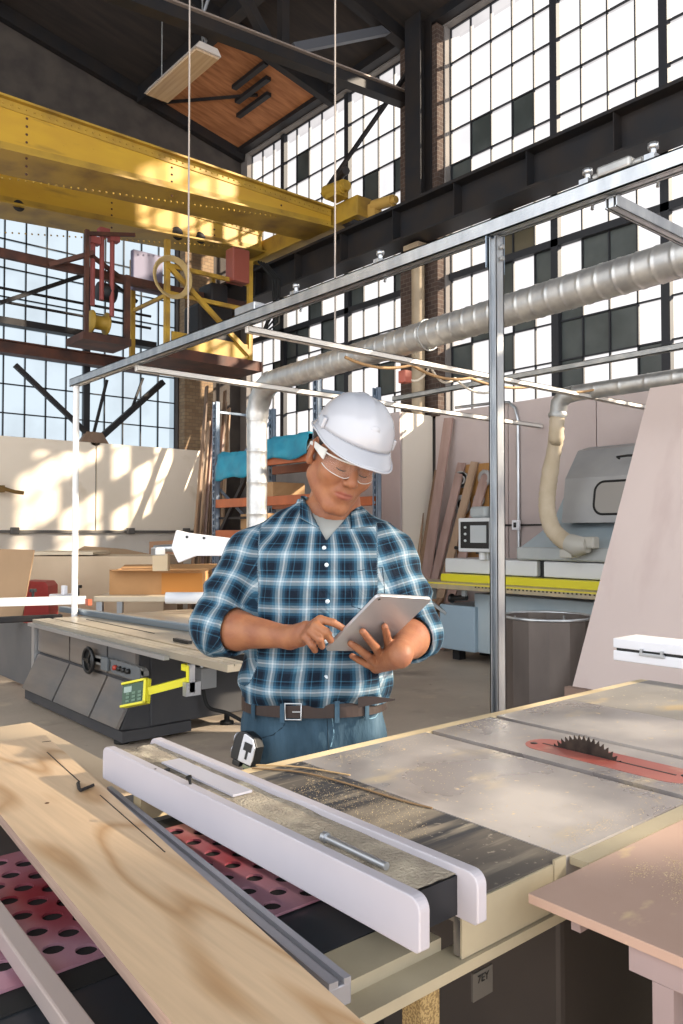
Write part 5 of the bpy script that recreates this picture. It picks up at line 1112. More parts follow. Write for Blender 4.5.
def surface_nets(f, lo, hi, h, B=12):
    lo = np.array(lo, float); n = (np.ceil((np.array(hi)-lo)/h/B)*B).astype(int)
    nb = n//B; D = np.full(tuple(n+1), 1.0, np.float32)
    bi = np.stack(np.meshgrid(*[np.arange(k) for k in nb], indexing='ij'), -1).reshape(-1, 3)
    dc = f(lo+(bi+.5)*B*h)
    rad = B*h*.87*1.35+.006
    for i, d in zip(bi, dc):
        if d < -rad: s = i*B; D[s[0]:s[0]+B+1, s[1]:s[1]+B+1, s[2]:s[2]+B+1] = -1
    keep = bi[np.abs(dc) <= rad]
    g = np.stack(np.meshgrid(*[np.arange(B+1)]*3, indexing='ij'), -1).reshape(-1, 3)
    for c0 in range(0, len(keep), 150):
        kk = keep[c0:c0+150]; pts = (kk[:, None, :]*B+g[None]).reshape(-1, 3)
        D[pts[:, 0], pts[:, 1], pts[:, 2]] = f(lo+pts*h)
    S = D < 0
    cnt = sum(S[i:n[0]+i, j:n[1]+j, k:n[2]+k].astype(np.int8) for i in (0, 1) for j in (0, 1) for k in (0, 1))
    cells = np.argwhere((cnt > 0) & (cnt < 8))
    acc = np.zeros((len(cells), 3)); num = np.zeros(len(cells))
    cs = [(0, 0, 0), (1, 0, 0), (0, 1, 0), (1, 1, 0), (0, 0, 1), (1, 0, 1), (0, 1, 1), (1, 1, 1)]
    for a in range(8):
        for b_ in range(a+1, 8):
            if sum(abs(cs[a][q]-cs[b_][q]) for q in range(3)) != 1: continue
            ca = cells+cs[a]; cb = cells+cs[b_]
            da = D[ca[:, 0], ca[:, 1], ca[:, 2]].astype(float); db = D[cb[:, 0], cb[:, 1], cb[:, 2]].astype(float)
            m = (da < 0) != (db < 0); t = da[m]/(da[m]-db[m])
            acc[m] += np.array(cs[a])+t[:, None]*(np.array(cs[b_])-np.array(cs[a])); num[m] += 1
    V = lo+(cells+acc/num[:, None])*h
    idx = np.full(tuple(n), -1, np.int32); idx[cells[:, 0], cells[:, 1], cells[:, 2]] = np.arange(len(cells))
    Fs = []
    for ax in range(3):
        o = [0, 0, 0]; o[ax] = 1
        A = S[:n[0], :n[1], :n[2]]; Bq = S[o[0]:n[0]+o[0], o[1]:n[1]+o[1], o[2]:n[2]+o[2]]
        e = np.argwhere(A != Bq); u, v = [(1, 2), (2, 0), (0, 1)][ax]
        e = e[(e[:, u] > 0) & (e[:, v] > 0)]
        eu = e.copy(); eu[:, u] -= 1; ev = e.copy(); ev[:, v] -= 1; euv = eu.copy(); euv[:, v] -= 1
        q = np.stack([idx[tuple(x.T)] for x in (e, eu, euv, ev)], 1)
        flip = ~A[tuple(e.T)]
        q[flip] = q[flip][:, ::-1]; Fs.append(q[(q >= 0).all(1)])
    return V, np.concatenate(Fs)
def np_mesh(name, V, Fq, mats, parent, smooth_it=1, mi=None, attr=None, label=None):
    # light laplacian relax
    for _ in range(smooth_it):
        s = np.zeros_like(V); c = np.zeros(len(V))
        for k in range(4):
            a = Fq[:, k]; b_ = Fq[:, (k+1) % 4]
            np.add.at(s, a, V[b_]); np.add.at(c, a, 1); np.add.at(s, b_, V[a]); np.add.at(c, b_, 1)
        V = V*.5+.5*s/np.maximum(c, 1)[:, None]
    me = bpy.data.meshes.new(name); me.vertices.add(len(V)); me.vertices.foreach_set('co', V.astype(np.float32).ravel())
    me.loops.add(len(Fq)*4); me.loops.foreach_set('vertex_index', Fq.astype(np.int32).ravel())
    me.polygons.add(len(Fq)); me.polygons.foreach_set('loop_start', np.arange(0, len(Fq)*4, 4, dtype=np.int32))
    try: me.polygons.foreach_set('loop_total', np.full(len(Fq), 4, np.int32))
    except Exception: pass
    me.polygons.foreach_set('use_smooth', np.ones(len(Fq), bool))
    for m in mats: me.materials.append(m)
    if mi is not None: me.polygons.foreach_set('material_index', mi.astype(np.int32))
    if attr is not None:
        at = me.attributes.new('cloth', 'FLOAT_VECTOR', 'POINT'); at.data.foreach_set('vector', attr.astype(np.float32).ravel())
    me.update(calc_edges=True); me.validate()
    o = bpy.data.objects.new(name, me); col.objects.link(o); o.parent = parent
    if label: o['label'] = label
    return o
man = thing('person', ROOT, 'person in white hard hat and blue plaid shirt, head bowed, tapping a tablet', 'person', rz=-YAW)
# ---- skeleton ----
def lerp(a, b, t): return a+(b-a)*t
SHL = L(251, 561, 2.14); ELL = L(219, 628, 2.05); WRL = L(288, 637, 1.92)
SHR = L(387, 560, 2.13); ELR = L(413, 634, 2.08); WRR = L(400, 653, 1.875)
NB = L(332, 519, 2.17); HC = L(342.5, 459, 2.05); HS = 1.05
ez = Vector((.36, -.29, .855)).normalized(); ey = Vector((-.29, .86, .41)); ey = (ey-ez*ey.dot(ez)).normalized(); ex = ey.cross(ez)
HR = np.array([[ex.x, ey.x, ez.x], [ex.y, ey.y, ez.y], [ex.z, ey.z, ez.z]])
HM = Matrix.Translation(Vector(HC)) @ Matrix(((ex.x, ey.x, ez.x, 0), (ex.y, ey.y, ez.y, 0), (ex.z, ey.z, ez.z, 0), (0, 0, 0, 1))) @ Matrix.Scale(HS, 4)
def hl(*v): return HR@(np.array(v, float)*HS)+HC
# torso profile: z, cx, cy, half width, half depth
TP = np.array([(.80, -.020, .03, .178, .130), (.90, -.020, .02, .176, .128), (.97, -.015, .0, .178, .126), (1.06, -.008, -.005, .183, .128), (1.15, 0, 0, .188, .128), (1.25, .004, .005, .195, .126), (1.33, .006, .012, .190, .112), (1.39, .006, .02, .150, .085), (1.43, .006, .025, .095, .06), (1.46, .006, .03, .06, .04)])
def sd_torso(p, off=0.0, zlo=.80):
    z = p[:, 2]; cx, cy, a, b_ = [np.interp(z, TP[:, 0], TP[:, i]) for i in (1, 2, 3, 4)]
    a = a+off; b_ = b_+off; X = (p[:, 0]-cx)/a; Y = (p[:, 1]-cy)/b_
    r = (np.abs(X)**2.3+np.abs(Y)**2.3)**(1/2.3)+1e-9
    d = (r-1)*np.minimum(a, b_)
    d = np.where(r < .3, -.7*np.minimum(a, b_), d)
    return np.maximum(np.maximum(d, zlo-z), z-1.46-off)
def sd_shoulders(p, off=0.0):
    d = sd_cap(p, SHL+(.02, .02, .0), SHL+(.055, .01, -.02), .068+off, .07+off)
    d = smin(d, sd_cap(p, SHR+(-.02, .02, .0), SHR+(-.055, .01, -.02), .068+off, .07+off), .02)
    T1 = NB+(-.05, .01, -.035); T2 = NB+(.05, .01, -.035)
    d = smin(d, sd_cap(p, SHL+(.01, .01, .012), T1, .058+off, .05+off), .04)
    d = smin(d, sd_cap(p, SHR+(-.01, .01, .012), T2, .058+off, .05+off), .04)
    return d
# ---- tablet ----
tA, tB, tD = L(378, 596, 1.75), L(433, 599, 1.85), L(325, 651, 1.88)
tC = tB+(tD-tA)
tu = (tD-tA)/np.linalg.norm(tD-tA); tn = np.cross(tu, (tB-tA)); tn /= np.linalg.norm(tn)
if tn[1] > 0: tn = -tn             # points to the camera side (the tablet's back)
CAM = np.array([-ML, -MD, H])
def TPt(px, py, off):                # point over the tablet's back where that sight line meets it
    q = L(px, py, 1.0)-CAM; t = ((tA-CAM)@tn+off)/(q@tn); return CAM+q*t
# ---- hands ----
HL = [  # his right hand: chains of (point, radius)
    [(L(309, 628, 1.875), .0135), (L(320, 619.5, 1.84), .0105), (L(333, 622.5, 1.83), .0090), (L(346, 630, 1.845), .0075)],   # index
    [(L(307, 632, 1.870), .0135), (L(315.5, 625.5, 1.826), .0110), (L(326, 632, 1.812), .0098), (L(330.5, 640, 1.834), .0088)],
    [(L(304, 636, 1.872), .0135), (L(311, 631.5, 1.826), .0106), (L(319.5, 639, 1.812), .0095), (L(322, 646, 1.836), .0085)],
    [(L(301, 640, 1.880), .0125), (L(306, 637, 1.834), .0098), (L(312, 645, 1.822), .0086), (L(315, 650.5, 1.842), .0076)],
    [(L(299, 638, 1.91), .0145), (L(308, 640, 1.915), .0115), (L(319, 638, 1.91), .0098), (L(329, 634, 1.895), .0082)]]     # thumb, behind
HLp = [(WRL, L(306, 628, 1.875), .022, .0175), (WRL, L(302, 635, 1.878), .024, .0185), (L(293, 639, 1.91), L(301, 640, 1.885), .023, .016)]
def tp(px, py, o): return TPt(px, py, o)
HRf = [
    [(tp(388, 657, .026), .0125), (tp(388.5, 645, .021), .0105), (tp(386.5, 634, .014), .0094), (tp(384.5, 626.5, .0095), .0082)],
    [(tp(382, 658, .028), .0125), (tp(375.5, 647, .025), .0107), (tp(368, 638, .016), .0095), (tp(362.5, 631.5, .0095), .0083)],
    [(tp(376, 662, .028), .0125), (tp(366.5, 655, .026), .0104), (tp(358, 648.5, .016), .0092), (tp(350.5, 643.5, .009), .0082)],
    [(tp(375, 667, .028), .0120), (tp(367, 664, .026), .0096), (tp(359, 660, .018), .0085), (tp(352, 656, .011), .0074)],
    [(L(399, 657, 1.86), .0150), (L(402, 646, 1.90), .0120), (tp(398, 636, -.022), .0100), (tp(391, 629, -.0175), .0090)]]   # thumb over the screen side
HRp = [(WRR, tp(388, 656, .024), .024, .0175), (WRR, tp(381, 660, .026), .026, .0185), (WRR+(-.0, -.01, -.01), tp(376, 667, .024), .024, .0165)]
def sd_hand(p, fingers, palm):
    d = None
    for (a, c, ra, rb) in palm:
        q = sd_cap(p, a, c, ra, rb); d = q if d is None else smin(d, q, .014)
    for ch in fingers:
        f = None
        for (a, ra), (c, rc) in zip(ch[:-1], ch[1:]):
            q = sd_cap(p, a, c, ra, rc); f = q if f is None else smin(f, q, .003)
        d = smin(d, f, .0045)
    return d
def near(p, c, r): return np.linalg.norm(p-c, axis=1) < r
def sd_head(P_):
    p = (P_-HC)@HR/HS; x = np.abs(p[:, 0]); q = p.copy(); q[:, 0] = x
    d = sd_ell(p, (0, .018, .045), (.077, .098, .088))
    d = smin(d, sd_ell(p, (0, -.022, -.030), (.063, .068, .084)), .03)
    d = smin(d, sd_cap(q, (.052, .0, -.055), (.016, -.064, -.100), .021, .021), .028)
    d = smin(d, sd_ell(p, (0, -.071, -.101), (.024, .018, .017)), .02)
    d = smin(d, sd_ell(q, (.040, -.058, -.022), (.025, .025, .025)), .025)
    d = smin(d, sd_cap(p, (-.032, -.079, .026), (.032, -.079, .026), .012, .012), .014)
    d = smax(d, -sd_ell(q, (.031, -.100, .004), (.019, .020, .014)), .012)
    d = smin(d, sd_ell(q, (.031, -.0735, .003), (.0165, .0125, .0125)), .003)
    d = smin(d, sd_cap(p, (0, -.086, .016), (0, -.107, -.020), .0085, .0115), .008)
    d = smin(d, sd_ell(p, (0, -.108, -.026), (.0125, .012, .0105)), .006)
    d = smin(d, sd_ell(q, (.0135, -.097, -.030), (.0085, .011, .008)), .005)
    d = smin(d, sd_ell(p, (0, -.079, -.060), (.030, .018, .024)), .012)
    d = smin(d, sd_cap(q, (.0, -.0955, -.0560), (.023, -.084, -.0600), .0040, .0025), .004)
    d = smin(d, sd_cap(q, (.0, -.0940, -.0662), (.020, -.084, -.0640), .0050, .003), .004)
    d = smax(d, -sd_cap(q, (.0, -.1000, -.0610), (.027, -.088, -.0618), .0024, .0018), .002)
    d = smax(d, -sd_cap(q, (.020, -.095, -.032), (.034, -.088, -.056), .004, .003), .008)
    Re = rotm(math.radians(-8), 0, math.radians(18))
    ear = sd_ell(q, (.0795, .010, -.004), (.0085, .020, .033), Re)
    ear = smax(ear, -sd_ell(q, (.0895, .004, .0), (.006, .012, .021), Re), .004)
    ear = smin(ear, sd_ell(q, (.0775, .0, -.026), (.007, .008, .010)), .006)
    d = smin(d, ear, .006)
    return d*HS
def sd_body(p):
    d = sd_torso(p)
    d = smin(d, sd_shoulders(p), .04)
    d = smin(d, sd_cap(p, NB+(0, .02, -.06), lerp(NB, HC, .3)+(0, .018, 0), .066, .060), .04)
    d = smin(d, sd_cap(p, lerp(NB, HC, .25)+(0, .018, 0), hl(0, .022, -.035), .058, .058), .03)
    d = smin(d, sd_cap(p, SHL, ELL, .052, .043), .02); d = smin(d, sd_cap(p, SHR, ELR, .052, .043), .02)
    for (e, w) in ((ELL, WRL), (ELR, WRR)):
        m_ = lerp(e, w, .28)
        a = smin(sd_cap(p, e, m_, .043, .047), sd_cap(p, m_, w, .047, .0265), .02); d = smin(d, a, .02)
    for (c, r, fn, k) in ((HC, .24, sd_head, .022), (lerp(WRL, L(320, 635, 1.84), .5), .16, lambda q: sd_hand(q, HL, HLp), .012), (tp(380, 650, .02), .18, lambda q: sd_hand(q, HRf, HRp), .012)):
        m = near(p, c, r)
        if m.any(): d[m] = smin(d[m], fn(p[m]), k)
    return d
V, Fq = surface_nets(sd_body, (-.34, -.42, .80), (.36, .24, 1.72), .0030)
fc = V[Fq].mean(1); hp_ = (fc-HC)@HR/HS
mi = np.zeros(len(Fq), int)
lips = (np.abs(hp_[:, 0]) < .0225) & (hp_[:, 2] < -.0535) & (hp_[:, 2] > -.0725) & (hp_[:, 1] < -.0855) & (np.abs(hp_[:, 0])/.0235+np.abs(hp_[:, 2]+.0625)/.0125 < 1.25)
mi[lips] = 1
skin = mat('skin', hx('#966547'), .52, 0, c2=hx('#85553e'), scale=22, sss=.06, bump=.10, bscale=160, spec=.35)
lipm = mat('lip', hx('#854a3c'), .4, 0, sss=.05)
body = np_mesh('body', V, Fq, [skin, lipm], man, 1, mi)
# ---- shirt ----
CUL = lerp(ELL, WRL, .20); CUR = lerp(ELR, WRR, .18)
def folds(p):
    x, y, z = p.T
    return (.0055*np.sin(26*z+14*x+2.2*np.sin(17*x+6*z))*np.clip((1.12-z)/.12+.25, .15, 1) + .0042*np.sin(30*(x+.6*z)+3*np.sin(9*z+4*y)) + .0030*np.sin(55*z-38*x+4*np.sin(12*x)))
def arm_folds(p, e):
    r = np.linalg.norm(p-e, axis=1); return .0065*np.sin(r*85+2.5*np.sin(p[:, 0]*32+p[:, 2]*18))*np.exp(-((r-.04)/.11)**2)
def sd_sleeve(p, sh, e, cu, s):
    dn = (cu-e)/np.linalg.norm(cu-e)
    out = np.array([s, .2, 0])*.008
    a = sd_cap(p, sh+out, lerp(sh, e, .55)+out*1.2, .066, .069); a = smin(a, sd_cap(p, lerp(sh, e, .5)+out*1.2, e+out*.6, .070, .066), .02)
    a = smin(a, sd_cap(p, e+out*.5, cu, .064, .062), .02)
    a = a+arm_folds(p, e)
    cuff = sd_cap(p, cu-dn*.030, cu+dn*.02, .066, .067)
    cuff = smax(cuff, np.abs((p-(cu-dn*.004))@dn)-.019, .006)
    a = smax(a, (p-cu)@dn-.006, .006); a = smin(a, cuff, .004)
    hollow = np.maximum(sd_cap(p, cu-dn*.03, cu+dn*.06, .056, .056), -((p-cu)@dn+.012))
    return smax(a, -hollow, .004)
VA = L(326, 541, 2.01)      # bottom of the open collar
def sd_shirt(p):
    d = sd_torso(p, .014, .945)
    d = smin(d, sd_shoulders(p, .013), .045)
    bl = sd_ell(p, (-.012, -.004, .992), (.192, .143, .05)); d = smin(d, np.maximum(bl, .945-p[:, 2]), .03)
    d = d+folds(p)
    d = smin(d, sd_sleeve(p, SHL, ELL, CUL, -1), .03); d = smin(d, sd_sleeve(p, SHR, ELR, CUR, 1), .03)
    # placket ridge
    d = d-.0022*(np.abs(p[:, 0]-np.interp(p[:, 2], [.95, 1.33], [-.006, .012])) < .017)*(p[:, 1] < 0)*(p[:, 2] < VA[2]+.005)
    # neck opening and open V
    nk = sd_cap(p, NB+(0, .015, -.075), NB+(0.01, -.03, .2), .062, .075)
    ap = VA; tl = NB+(-.062, -.05, .03); tr = NB+(.062, -.05, .03)
    zz = np.clip((p[:, 2]-ap[2])/(NB[2]+.03-ap[2]), 0, 1.3)
    lx_ = ap[0]+(tl[0]-ap[0])*zz; rx_ = ap[0]+(tr[0]-ap[0])*zz
    v = np.maximum.reduce([lx_-p[:, 0], p[:, 0]-rx_, ap[2]-p[:, 2], p[:, 1]-NB[1]])*.8
    return smax(smax(d, -nk, .006), -v, .004)
V, Fq = surface_nets(sd_shirt, (-.36, -.30, .92), (.38, .24, 1.50), .0034)
# cloth coordinates: torso wraps round the body, sleeves follow the arm
def cloth_uv(V):
    cx = np.interp(V[:, 2], TP[:, 0], TP[:, 1]); a = np.arctan2(V[:, 0]-cx, -(V[:, 1]-.0)+.08)
    u = a*.205; v = V[:, 2].copy()
    out = np.stack([u, v, np.zeros(len(V))], 1)
    for (sh, e, cu, s) in ((SHL, ELL, CUL, -1), (SHR, ELR, CUR, 1)):
        ax = (e-sh)/np.linalg.norm(e-sh); rel = V-sh; t = rel@ax; rad = rel-t[:, None]*ax
        f = np.array([0, -1.0, 0]); f = f-ax*(f@ax); f /= np.linalg.norm(f); g = np.cross(ax, f)
        ang = np.arctan2(rad@g, rad@f)
        on = (s*(V[:, 0]-(sh[0]-s*.035)-.10*(sh[2]-V[:, 2])*s*.0) > 0) & (np.linalg.norm(rad, axis=1) < .13) & (V[:, 2] < sh[2]+.1)
        on &= (s*V[:, 0] > (s*sh[0]-.03)) | (V[:, 1] < -.16)
        ax2 = (cu-e)/np.linalg.norm(cu-e)
        uu = ang*.068+.01; vv = t+.02
        out[on] = np.stack([uu, vv, np.ones(len(V))], 1)[on]
    return out
def plaid_mat():
    m = bpy.data.materials.new('plaid'); m.use_nodes = True; nt = m.node_tree; n = nt.nodes; l = nt.links; b = n['Principled BSDF']
    b.inputs['Roughness'].default_value = .85; b.inputs['Specular IOR Level'].default_value = .2
    at = n.new('ShaderNodeAttribute'); at.attribute_name = 'cloth'; sp_ = n.new('ShaderNodeSeparateXYZ'); l.new(at.outputs['Vector'], sp_.inputs[0])
    def stripes(out, period, stops):
        d = n.new('ShaderNodeMath'); d.operation = 'DIVIDE'; d.inputs[1].default_value = period; l.new(out, d.inputs[0])
        f = n.new('ShaderNodeMath'); f.operation = 'FRACT'; l.new(d.outputs[0], f.inputs[0])
        r = n.new('ShaderNodeValToRGB'); r.color_ramp.interpolation = 'CONSTANT'
        while len(r.color_ramp.elements) < len(stops): r.color_ramp.elements.new(.5)
        for el, (p_, c) in zip(r.color_ramp.elements, stops): el.position = p_; el.color = (*hx(c), 1)
        l.new(f.outputs[0], r.inputs[0]); return r.outputs[0]
    NV, DK, MD_, LT, WH = '#0c1826', '#1a3346', '#335a71', '#788f9c', '#b6bfc5'
    s1 = stripes(sp_.outputs[0], .064, [(0, NV), (.17, DK), (.25, MD_), (.36, LT), (.48, WH), (.54, LT), (.64, MD_), (.73, DK), (.80, NV), (.88, MD_), (.915, NV)])
    s2 = stripes(sp_.outputs[1], .068, [(0, NV), (.17, DK), (.25, MD_), (.35, LT), (.47, WH), (.52, LT), (.62, MD_), (.72, DK), (.79, NV), (.87, MD_), (.905, NV)])
    mx = n.new('ShaderNodeMix'); mx.data_type = 'RGBA'; mx.inputs[0].default_value = .5; l.new(s1, mx.inputs[6]); l.new(s2, mx.inputs[7]); l.new(mx.outputs[2], b.inputs['Base Color'])
    tc = n.new('ShaderNodeTexCoord'); t = n.new('ShaderNodeTexNoise'); t.inputs['Scale'].default_value = 17; t.inputs['Detail'].default_value = 4; t.inputs['Distortion'].default_value = 1.2; l.new(tc.outputs['Object'], t.inputs[0])
    bp = n.new('ShaderNodeBump'); bp.inputs['Strength'].default_value = .6; bp.inputs['Distance'].default_value = .02; l.new(t.outputs[0], bp.inputs['Height']); l.new(bp.outputs[0], b.inputs['Normal'])
    return m
plaid = plaid_mat()
shirt = np_mesh('shirt', V, Fq, [plaid], man, 1, attr=cloth_uv(V))
# collar: two leaves folded over the neckband
def collar(side):
    nu, nv = 22, 7; vs = []; fs = []; at = []
    c0 = NB+(0, .012, .0)
    for i in range(nu+1):
        t = i/nu*.72; ang = lerp(math.radians(178), math.radians(28), t)     # from the back round to the front
        rx, ry = .076, .076
        tilt = .022*(-side*math.sin(ang)); top = c0+np.array([side*rx*math.sin(ang), -ry*math.cos(ang), .040+tilt-.062*t**1.6])
        leafl = .034+.030*max(0, t-.55)/.45
        rr_o = .028+.018*t
        bot = c0+np.array([side*(rx+rr_o)*math.sin(ang)+side*(.010 if t > .9 else 0), -(ry+rr_o*.9)*math.cos(ang), .040+tilt-.062*t**1.6-leafl])
        for j in range(nv+1):
            s = j/nv; q = lerp(top, bot, s); bulge = .010*math.sin(s*PI)
            q = q+np.array([side*math.sin(ang), -math.cos(ang), .5])*bulge
            vs.append(q); at.append((t*.2+.01, s*.05+.02, 0))
    for i in range(nu):
        for j in range(nv): a = i*(nv+1)+j; fs.append((a, a+1, a+nv+2, a+nv+1))
    V_ = np.array(vs); o = np_mesh('collar', V_, np.array(fs), [plaid], shirt, 0, attr=np.array(at))
    sm_ = o.modifiers.new('Solidify', 'SOLIDIFY'); sm_.thickness = .004; sm_.offset = 0
def front_y(x, z, f=sd_shirt, default=-.02):        # outermost surface point in front of the body at (x, z)
    ys_ = np.linspace(-.30, .05, 176); d = f(np.stack([np.full(176, x), ys_, np.full(176, z)], 1)); k = np.argmax(d < 0)
    return ys_[k] if (d < 0).any() else default
def sd_front(p): return np.minimum(sd_shirt(p), sd_cap(p, NB+(0, .015, -.10), NB+(.005, -.01, .07), .074, .070))
def collar_leaf(q00, q10, q01, q11):        # top-inner, top-outer, bottom-inner (the point), bottom-outer
    n1, n2 = 10, 12; vs = []; fs = []; at = []
    for i in range(n1+1):
        for j in range(n2+1):
            u, v = i/n1, j/n2; px = lerp(lerp(q00[0], q10[0], u), lerp(q01[0], q11[0], u), v); py = lerp(lerp(q00[1], q10[1], u), lerp(q01[1], q11[1], u), v)
            q = L(px, py, 2.05); y_ = front_y(q[0], q[2], sd_front); q = L(px, py, MD+y_-.006)
            y_ = front_y(q[0], q[2], sd_front)
            vs.append((q[0], y_-.004-.007*math.sin(PI*u)*math.sin(PI*min(1, v*.9+.1)), q[2])); at.append((u*.055+.012, v*.075+.02, 0))
    for i in range(n1):
        for j in range(n2): a = i*(n2+1)+j; fs.append((a, a+1, a+n2+2, a+n2+1))
    o = np_mesh('collar_leaf', np.array(vs), np.array(fs), [plaid], shirt, 1, attr=np.array(at)); sm_ = o.modifiers.new('Solidify', 'SOLIDIFY'); sm_.thickness = .004; sm_.offset = 0
collar(-1); collar(1)
collar_leaf((311, 498), (301, 496), (321, 530), (299, 518)); collar_leaf((351, 512), (364, 508), (350, 529), (376, 526))
for (px, py) in ((324, 548), (326.5, 565), (327.5, 601), (326, 640), (326, 676)):
    q = L(px, py, 2.0); yy_ = front_y(q[0], q[2]); bb = MB(); bb.lathe([(0, -.0025), (.0052, -.0022), (.0056, 0)], (q[0], yy_-.0005, q[2]), 14, 'y'); bb.build('button', mat('button_pearl', hx('#c9d4dc'), .3), shirt)
# pocket outline on his left chest
bb = MB(); pk_ = [(350, 572), (383, 568), (386, 604), (370, 612), (352, 606), (350, 572)]
pts = []
for (a, c) in zip(pk_[:-1], pk_[1:]):
    for i in range(8):
        px = lerp(a[0], c[0], i/8); py = lerp(a[1], c[1], i/8); q = L(px, py, 2.0); pts.append((q[0], front_y(q[0], q[2])-.0005, q[2]))
bb.tube(pts, .0014, 5, closed=True); o = bb.build('pocket_seam', mat('seam_navy', hx('#12283a'), .9), shirt)
# t-shirt under it
def sd_tee(p):
    d = smin(sd_torso(p, .004, 1.2), sd_shoulders(p, .003), .04)
    nk = sd_cap(p, NB+(0, .0, -.045), NB+(.005, -.06, .2), .066, .09)
    d = smin(d, sd_cap(p, NB+(0, .015, -.08), NB+(0, .01, -.03), .070, .066), .03)
    return smax(np.maximum(d, np.abs(p[:, 0])-.14), -nk, .006)
V, Fq = surface_nets(sd_tee, (-.16, -.2, 1.19), (.18, .2, 1.50), .005)
np_mesh('undershirt', V, Fq, [mat('tee_grey', hx('#8f9290'), .9)], man, 1)
# jeans
def sd_jeans(p):
    d = sd_torso(p, .008, .0); d = np.maximum(d, p[:, 2]-.965); d = np.maximum(d, .80-p[:, 2])
    for s in (-1, 1):
        hip = np.array([-.02+s*.088, .02, .84]); kn = np.array([-.02+s*.105, .0, .48]); an = np.array([-.02+s*.12, .05, .075])
        q = smin(sd_cap(p, hip, kn, .100, .073), sd_cap(p, kn, an, .073, .060), .02)
        q = np.maximum(q, .03-p[:, 2]); d = smin(d, q, .03)
    return d+.0022*np.sin(42*p[:, 2]+20*p[:, 0]+3*np.sin(p[:, 0]*22))
V, Fq = surface_nets(sd_jeans, (-.24, -.2, .02), (.22, .22, .98), .006)
den = mat('denim', hx('#273c4a'), .85, 0, c2=hx('#41596a'), scale=9, stretch=(1.6, 1, .5), lo=.3, hi=.7, bump=.4, bscale=26, spec=.2)
layers(den, [(hx('#7890a0'), 4, (1.4, 1, .5), .56, .78, (1, 2, 0))])
jeans = np_mesh('jeans', V, Fq, [den], man, 1)
def ring(z0, z1, off, t, name, m, parent, a0=0, a1=360, n=72):
    vs = []; fs = []
    cx, cy, a, b_ = [np.interp((z0+z1)/2, TP[:, 0], TP[:, i]) for i in (1, 2, 3, 4)]; k = 0
    for i in range(n+1):
        th = math.radians(a0+(a1-a0)*i/n); c, s = math.cos(th), math.sin(th)
        for (o_, z) in ((off, z0), (off+t, z0), (off+t, z1), (off, z1)):
            A_, B2 = a+o_, b_+o_; rr = 1/((abs(c))**2.3+(abs(s))**2.3)**(1/2.3)
            vs.append((cx+A_*rr*c, cy+B2*rr*s, z))
    for i in range(n):
        for j in range(4): fs.append((i*4+j, i*4+(j+1) % 4, (i+1)*4+(j+1) % 4, (i+1)*4+j))
    bb = MB(); bb.raw(vs, fs, False); return bb.build(name, m, parent)
belt = ring(.918, .953, .011, .005, 'belt', mat('belt_leather', hx('#241814'), .55, 0, c2=hx('#33221b'), scale=8), man)
def bpt(th, off, z):
    cx, cy, a, b_ = [np.interp(z, TP[:, 0], TP[:, i]) for i in (1, 2, 3, 4)]; c, s = math.cos(th), math.sin(th); rr = 1/((abs(c))**2.3+(abs(s))**2.3)**(1/2.3)
    return Vector((cx+(a+off)*rr*c, cy+(b_+off)*rr*s, z))
for deg in (-48, -72, -112, -138):
    q = bpt(math.radians(deg), .0185, .935); tl_ = bpt(math.radians(deg+2), .0185, .935)-q; bb = MB(); tl_.normalize(); nrm = Vector((-tl_.y, tl_.x, 0))
    bb.bar(q+Vector((0, 0, -.028)), q+Vector((0, 0, .026)), .012, .003, up=nrm); bb.build('belt_loop', den, jeans)
q = bpt(math.radians(-104), .0185, .935); bb = MB()
bb.tube([q+Vector((-.02, 0, -.02)), q+Vector((.02, -.002, -.02)), q+Vector((.02, -.002, .02)), q+Vector((-.02, 0, .02))], .0025, 6, closed=True); bb.bar(q+Vector((-.002, -.003, 0)), q+Vector((.022, -.003, 0)), .003, .003); bb.build('buckle', MATS['alu'], belt)
# loose belt end sticking out on his left
q = bpt(math.radians(-60), .018, .945); bb = MB(); e_ = Vector(L(395, 700, 1.99)); s_ = Vector(L(358, 702, 1.985)); m_ = (s_+e_)/2
dd_ = (e_-s_).normalized(); up_ = Vector((0, 0, 1))
bb.slab([s_-up_*.014, e_-up_*.001-dd_*.0, e_+up_*.002, m_+up_*.010, s_+up_*.014], Vector((0, 1, 0)), .004); bb.build('belt_end', MATS['belt_leather'], belt)
# fly and pocket seams
def jy(x, z): return front_y(x, z, sd_jeans)
sea = mat('seam_denim', hx('#122836'), .9); sea2 = mat('seam_pale', hx('#7ba0b4'), .9)
def seam(pp, m):
    pts = []
    for (a, c) in zip(pp[:-1], pp[1:]):
        for i in range(6): px = lerp(a[0], c[0], i/6); py = lerp(a[1], c[1], i/6); q = L(px, py, 2.0); pts.append((q[0], jy(q[0], q[2])-.0005, q[2]))
    bb = MB(); bb.tube(pts, .0013, 5); bb.build('seam', m, jeans)
seam([(327, 716), (328, 740), (329, 760)], sea); seam([(332, 716), (334, 735), (330, 750)], sea2)
seam([(288, 716), (283, 728), (272, 737), (258, 742)], sea); seam([(361, 716), (366, 722), (376, 723), (382, 717)], sea2)
# boots
for s in (-1, 1):
    def sd_boot(p, s=s):
        a = np.array([-.02+s*.12, .05, .0])
        d = smin(sd_cap(p, a+(0, .02, .06), a+(s*.02, -.15, .045), .048, .044), sd_cap(p, a+(0, .015, .06), a+(0, .01, .16), .05, .052), .03)
        return np.maximum(d, .002-p[:, 2])
    V, Fq = surface_nets(sd_boot, (-.30, -.22, -.01), (.26, .16, .22), .007); np_mesh('boot', V, Fq, [mat('boot_brown', hx('#4a3326'), .6)], man, 1)
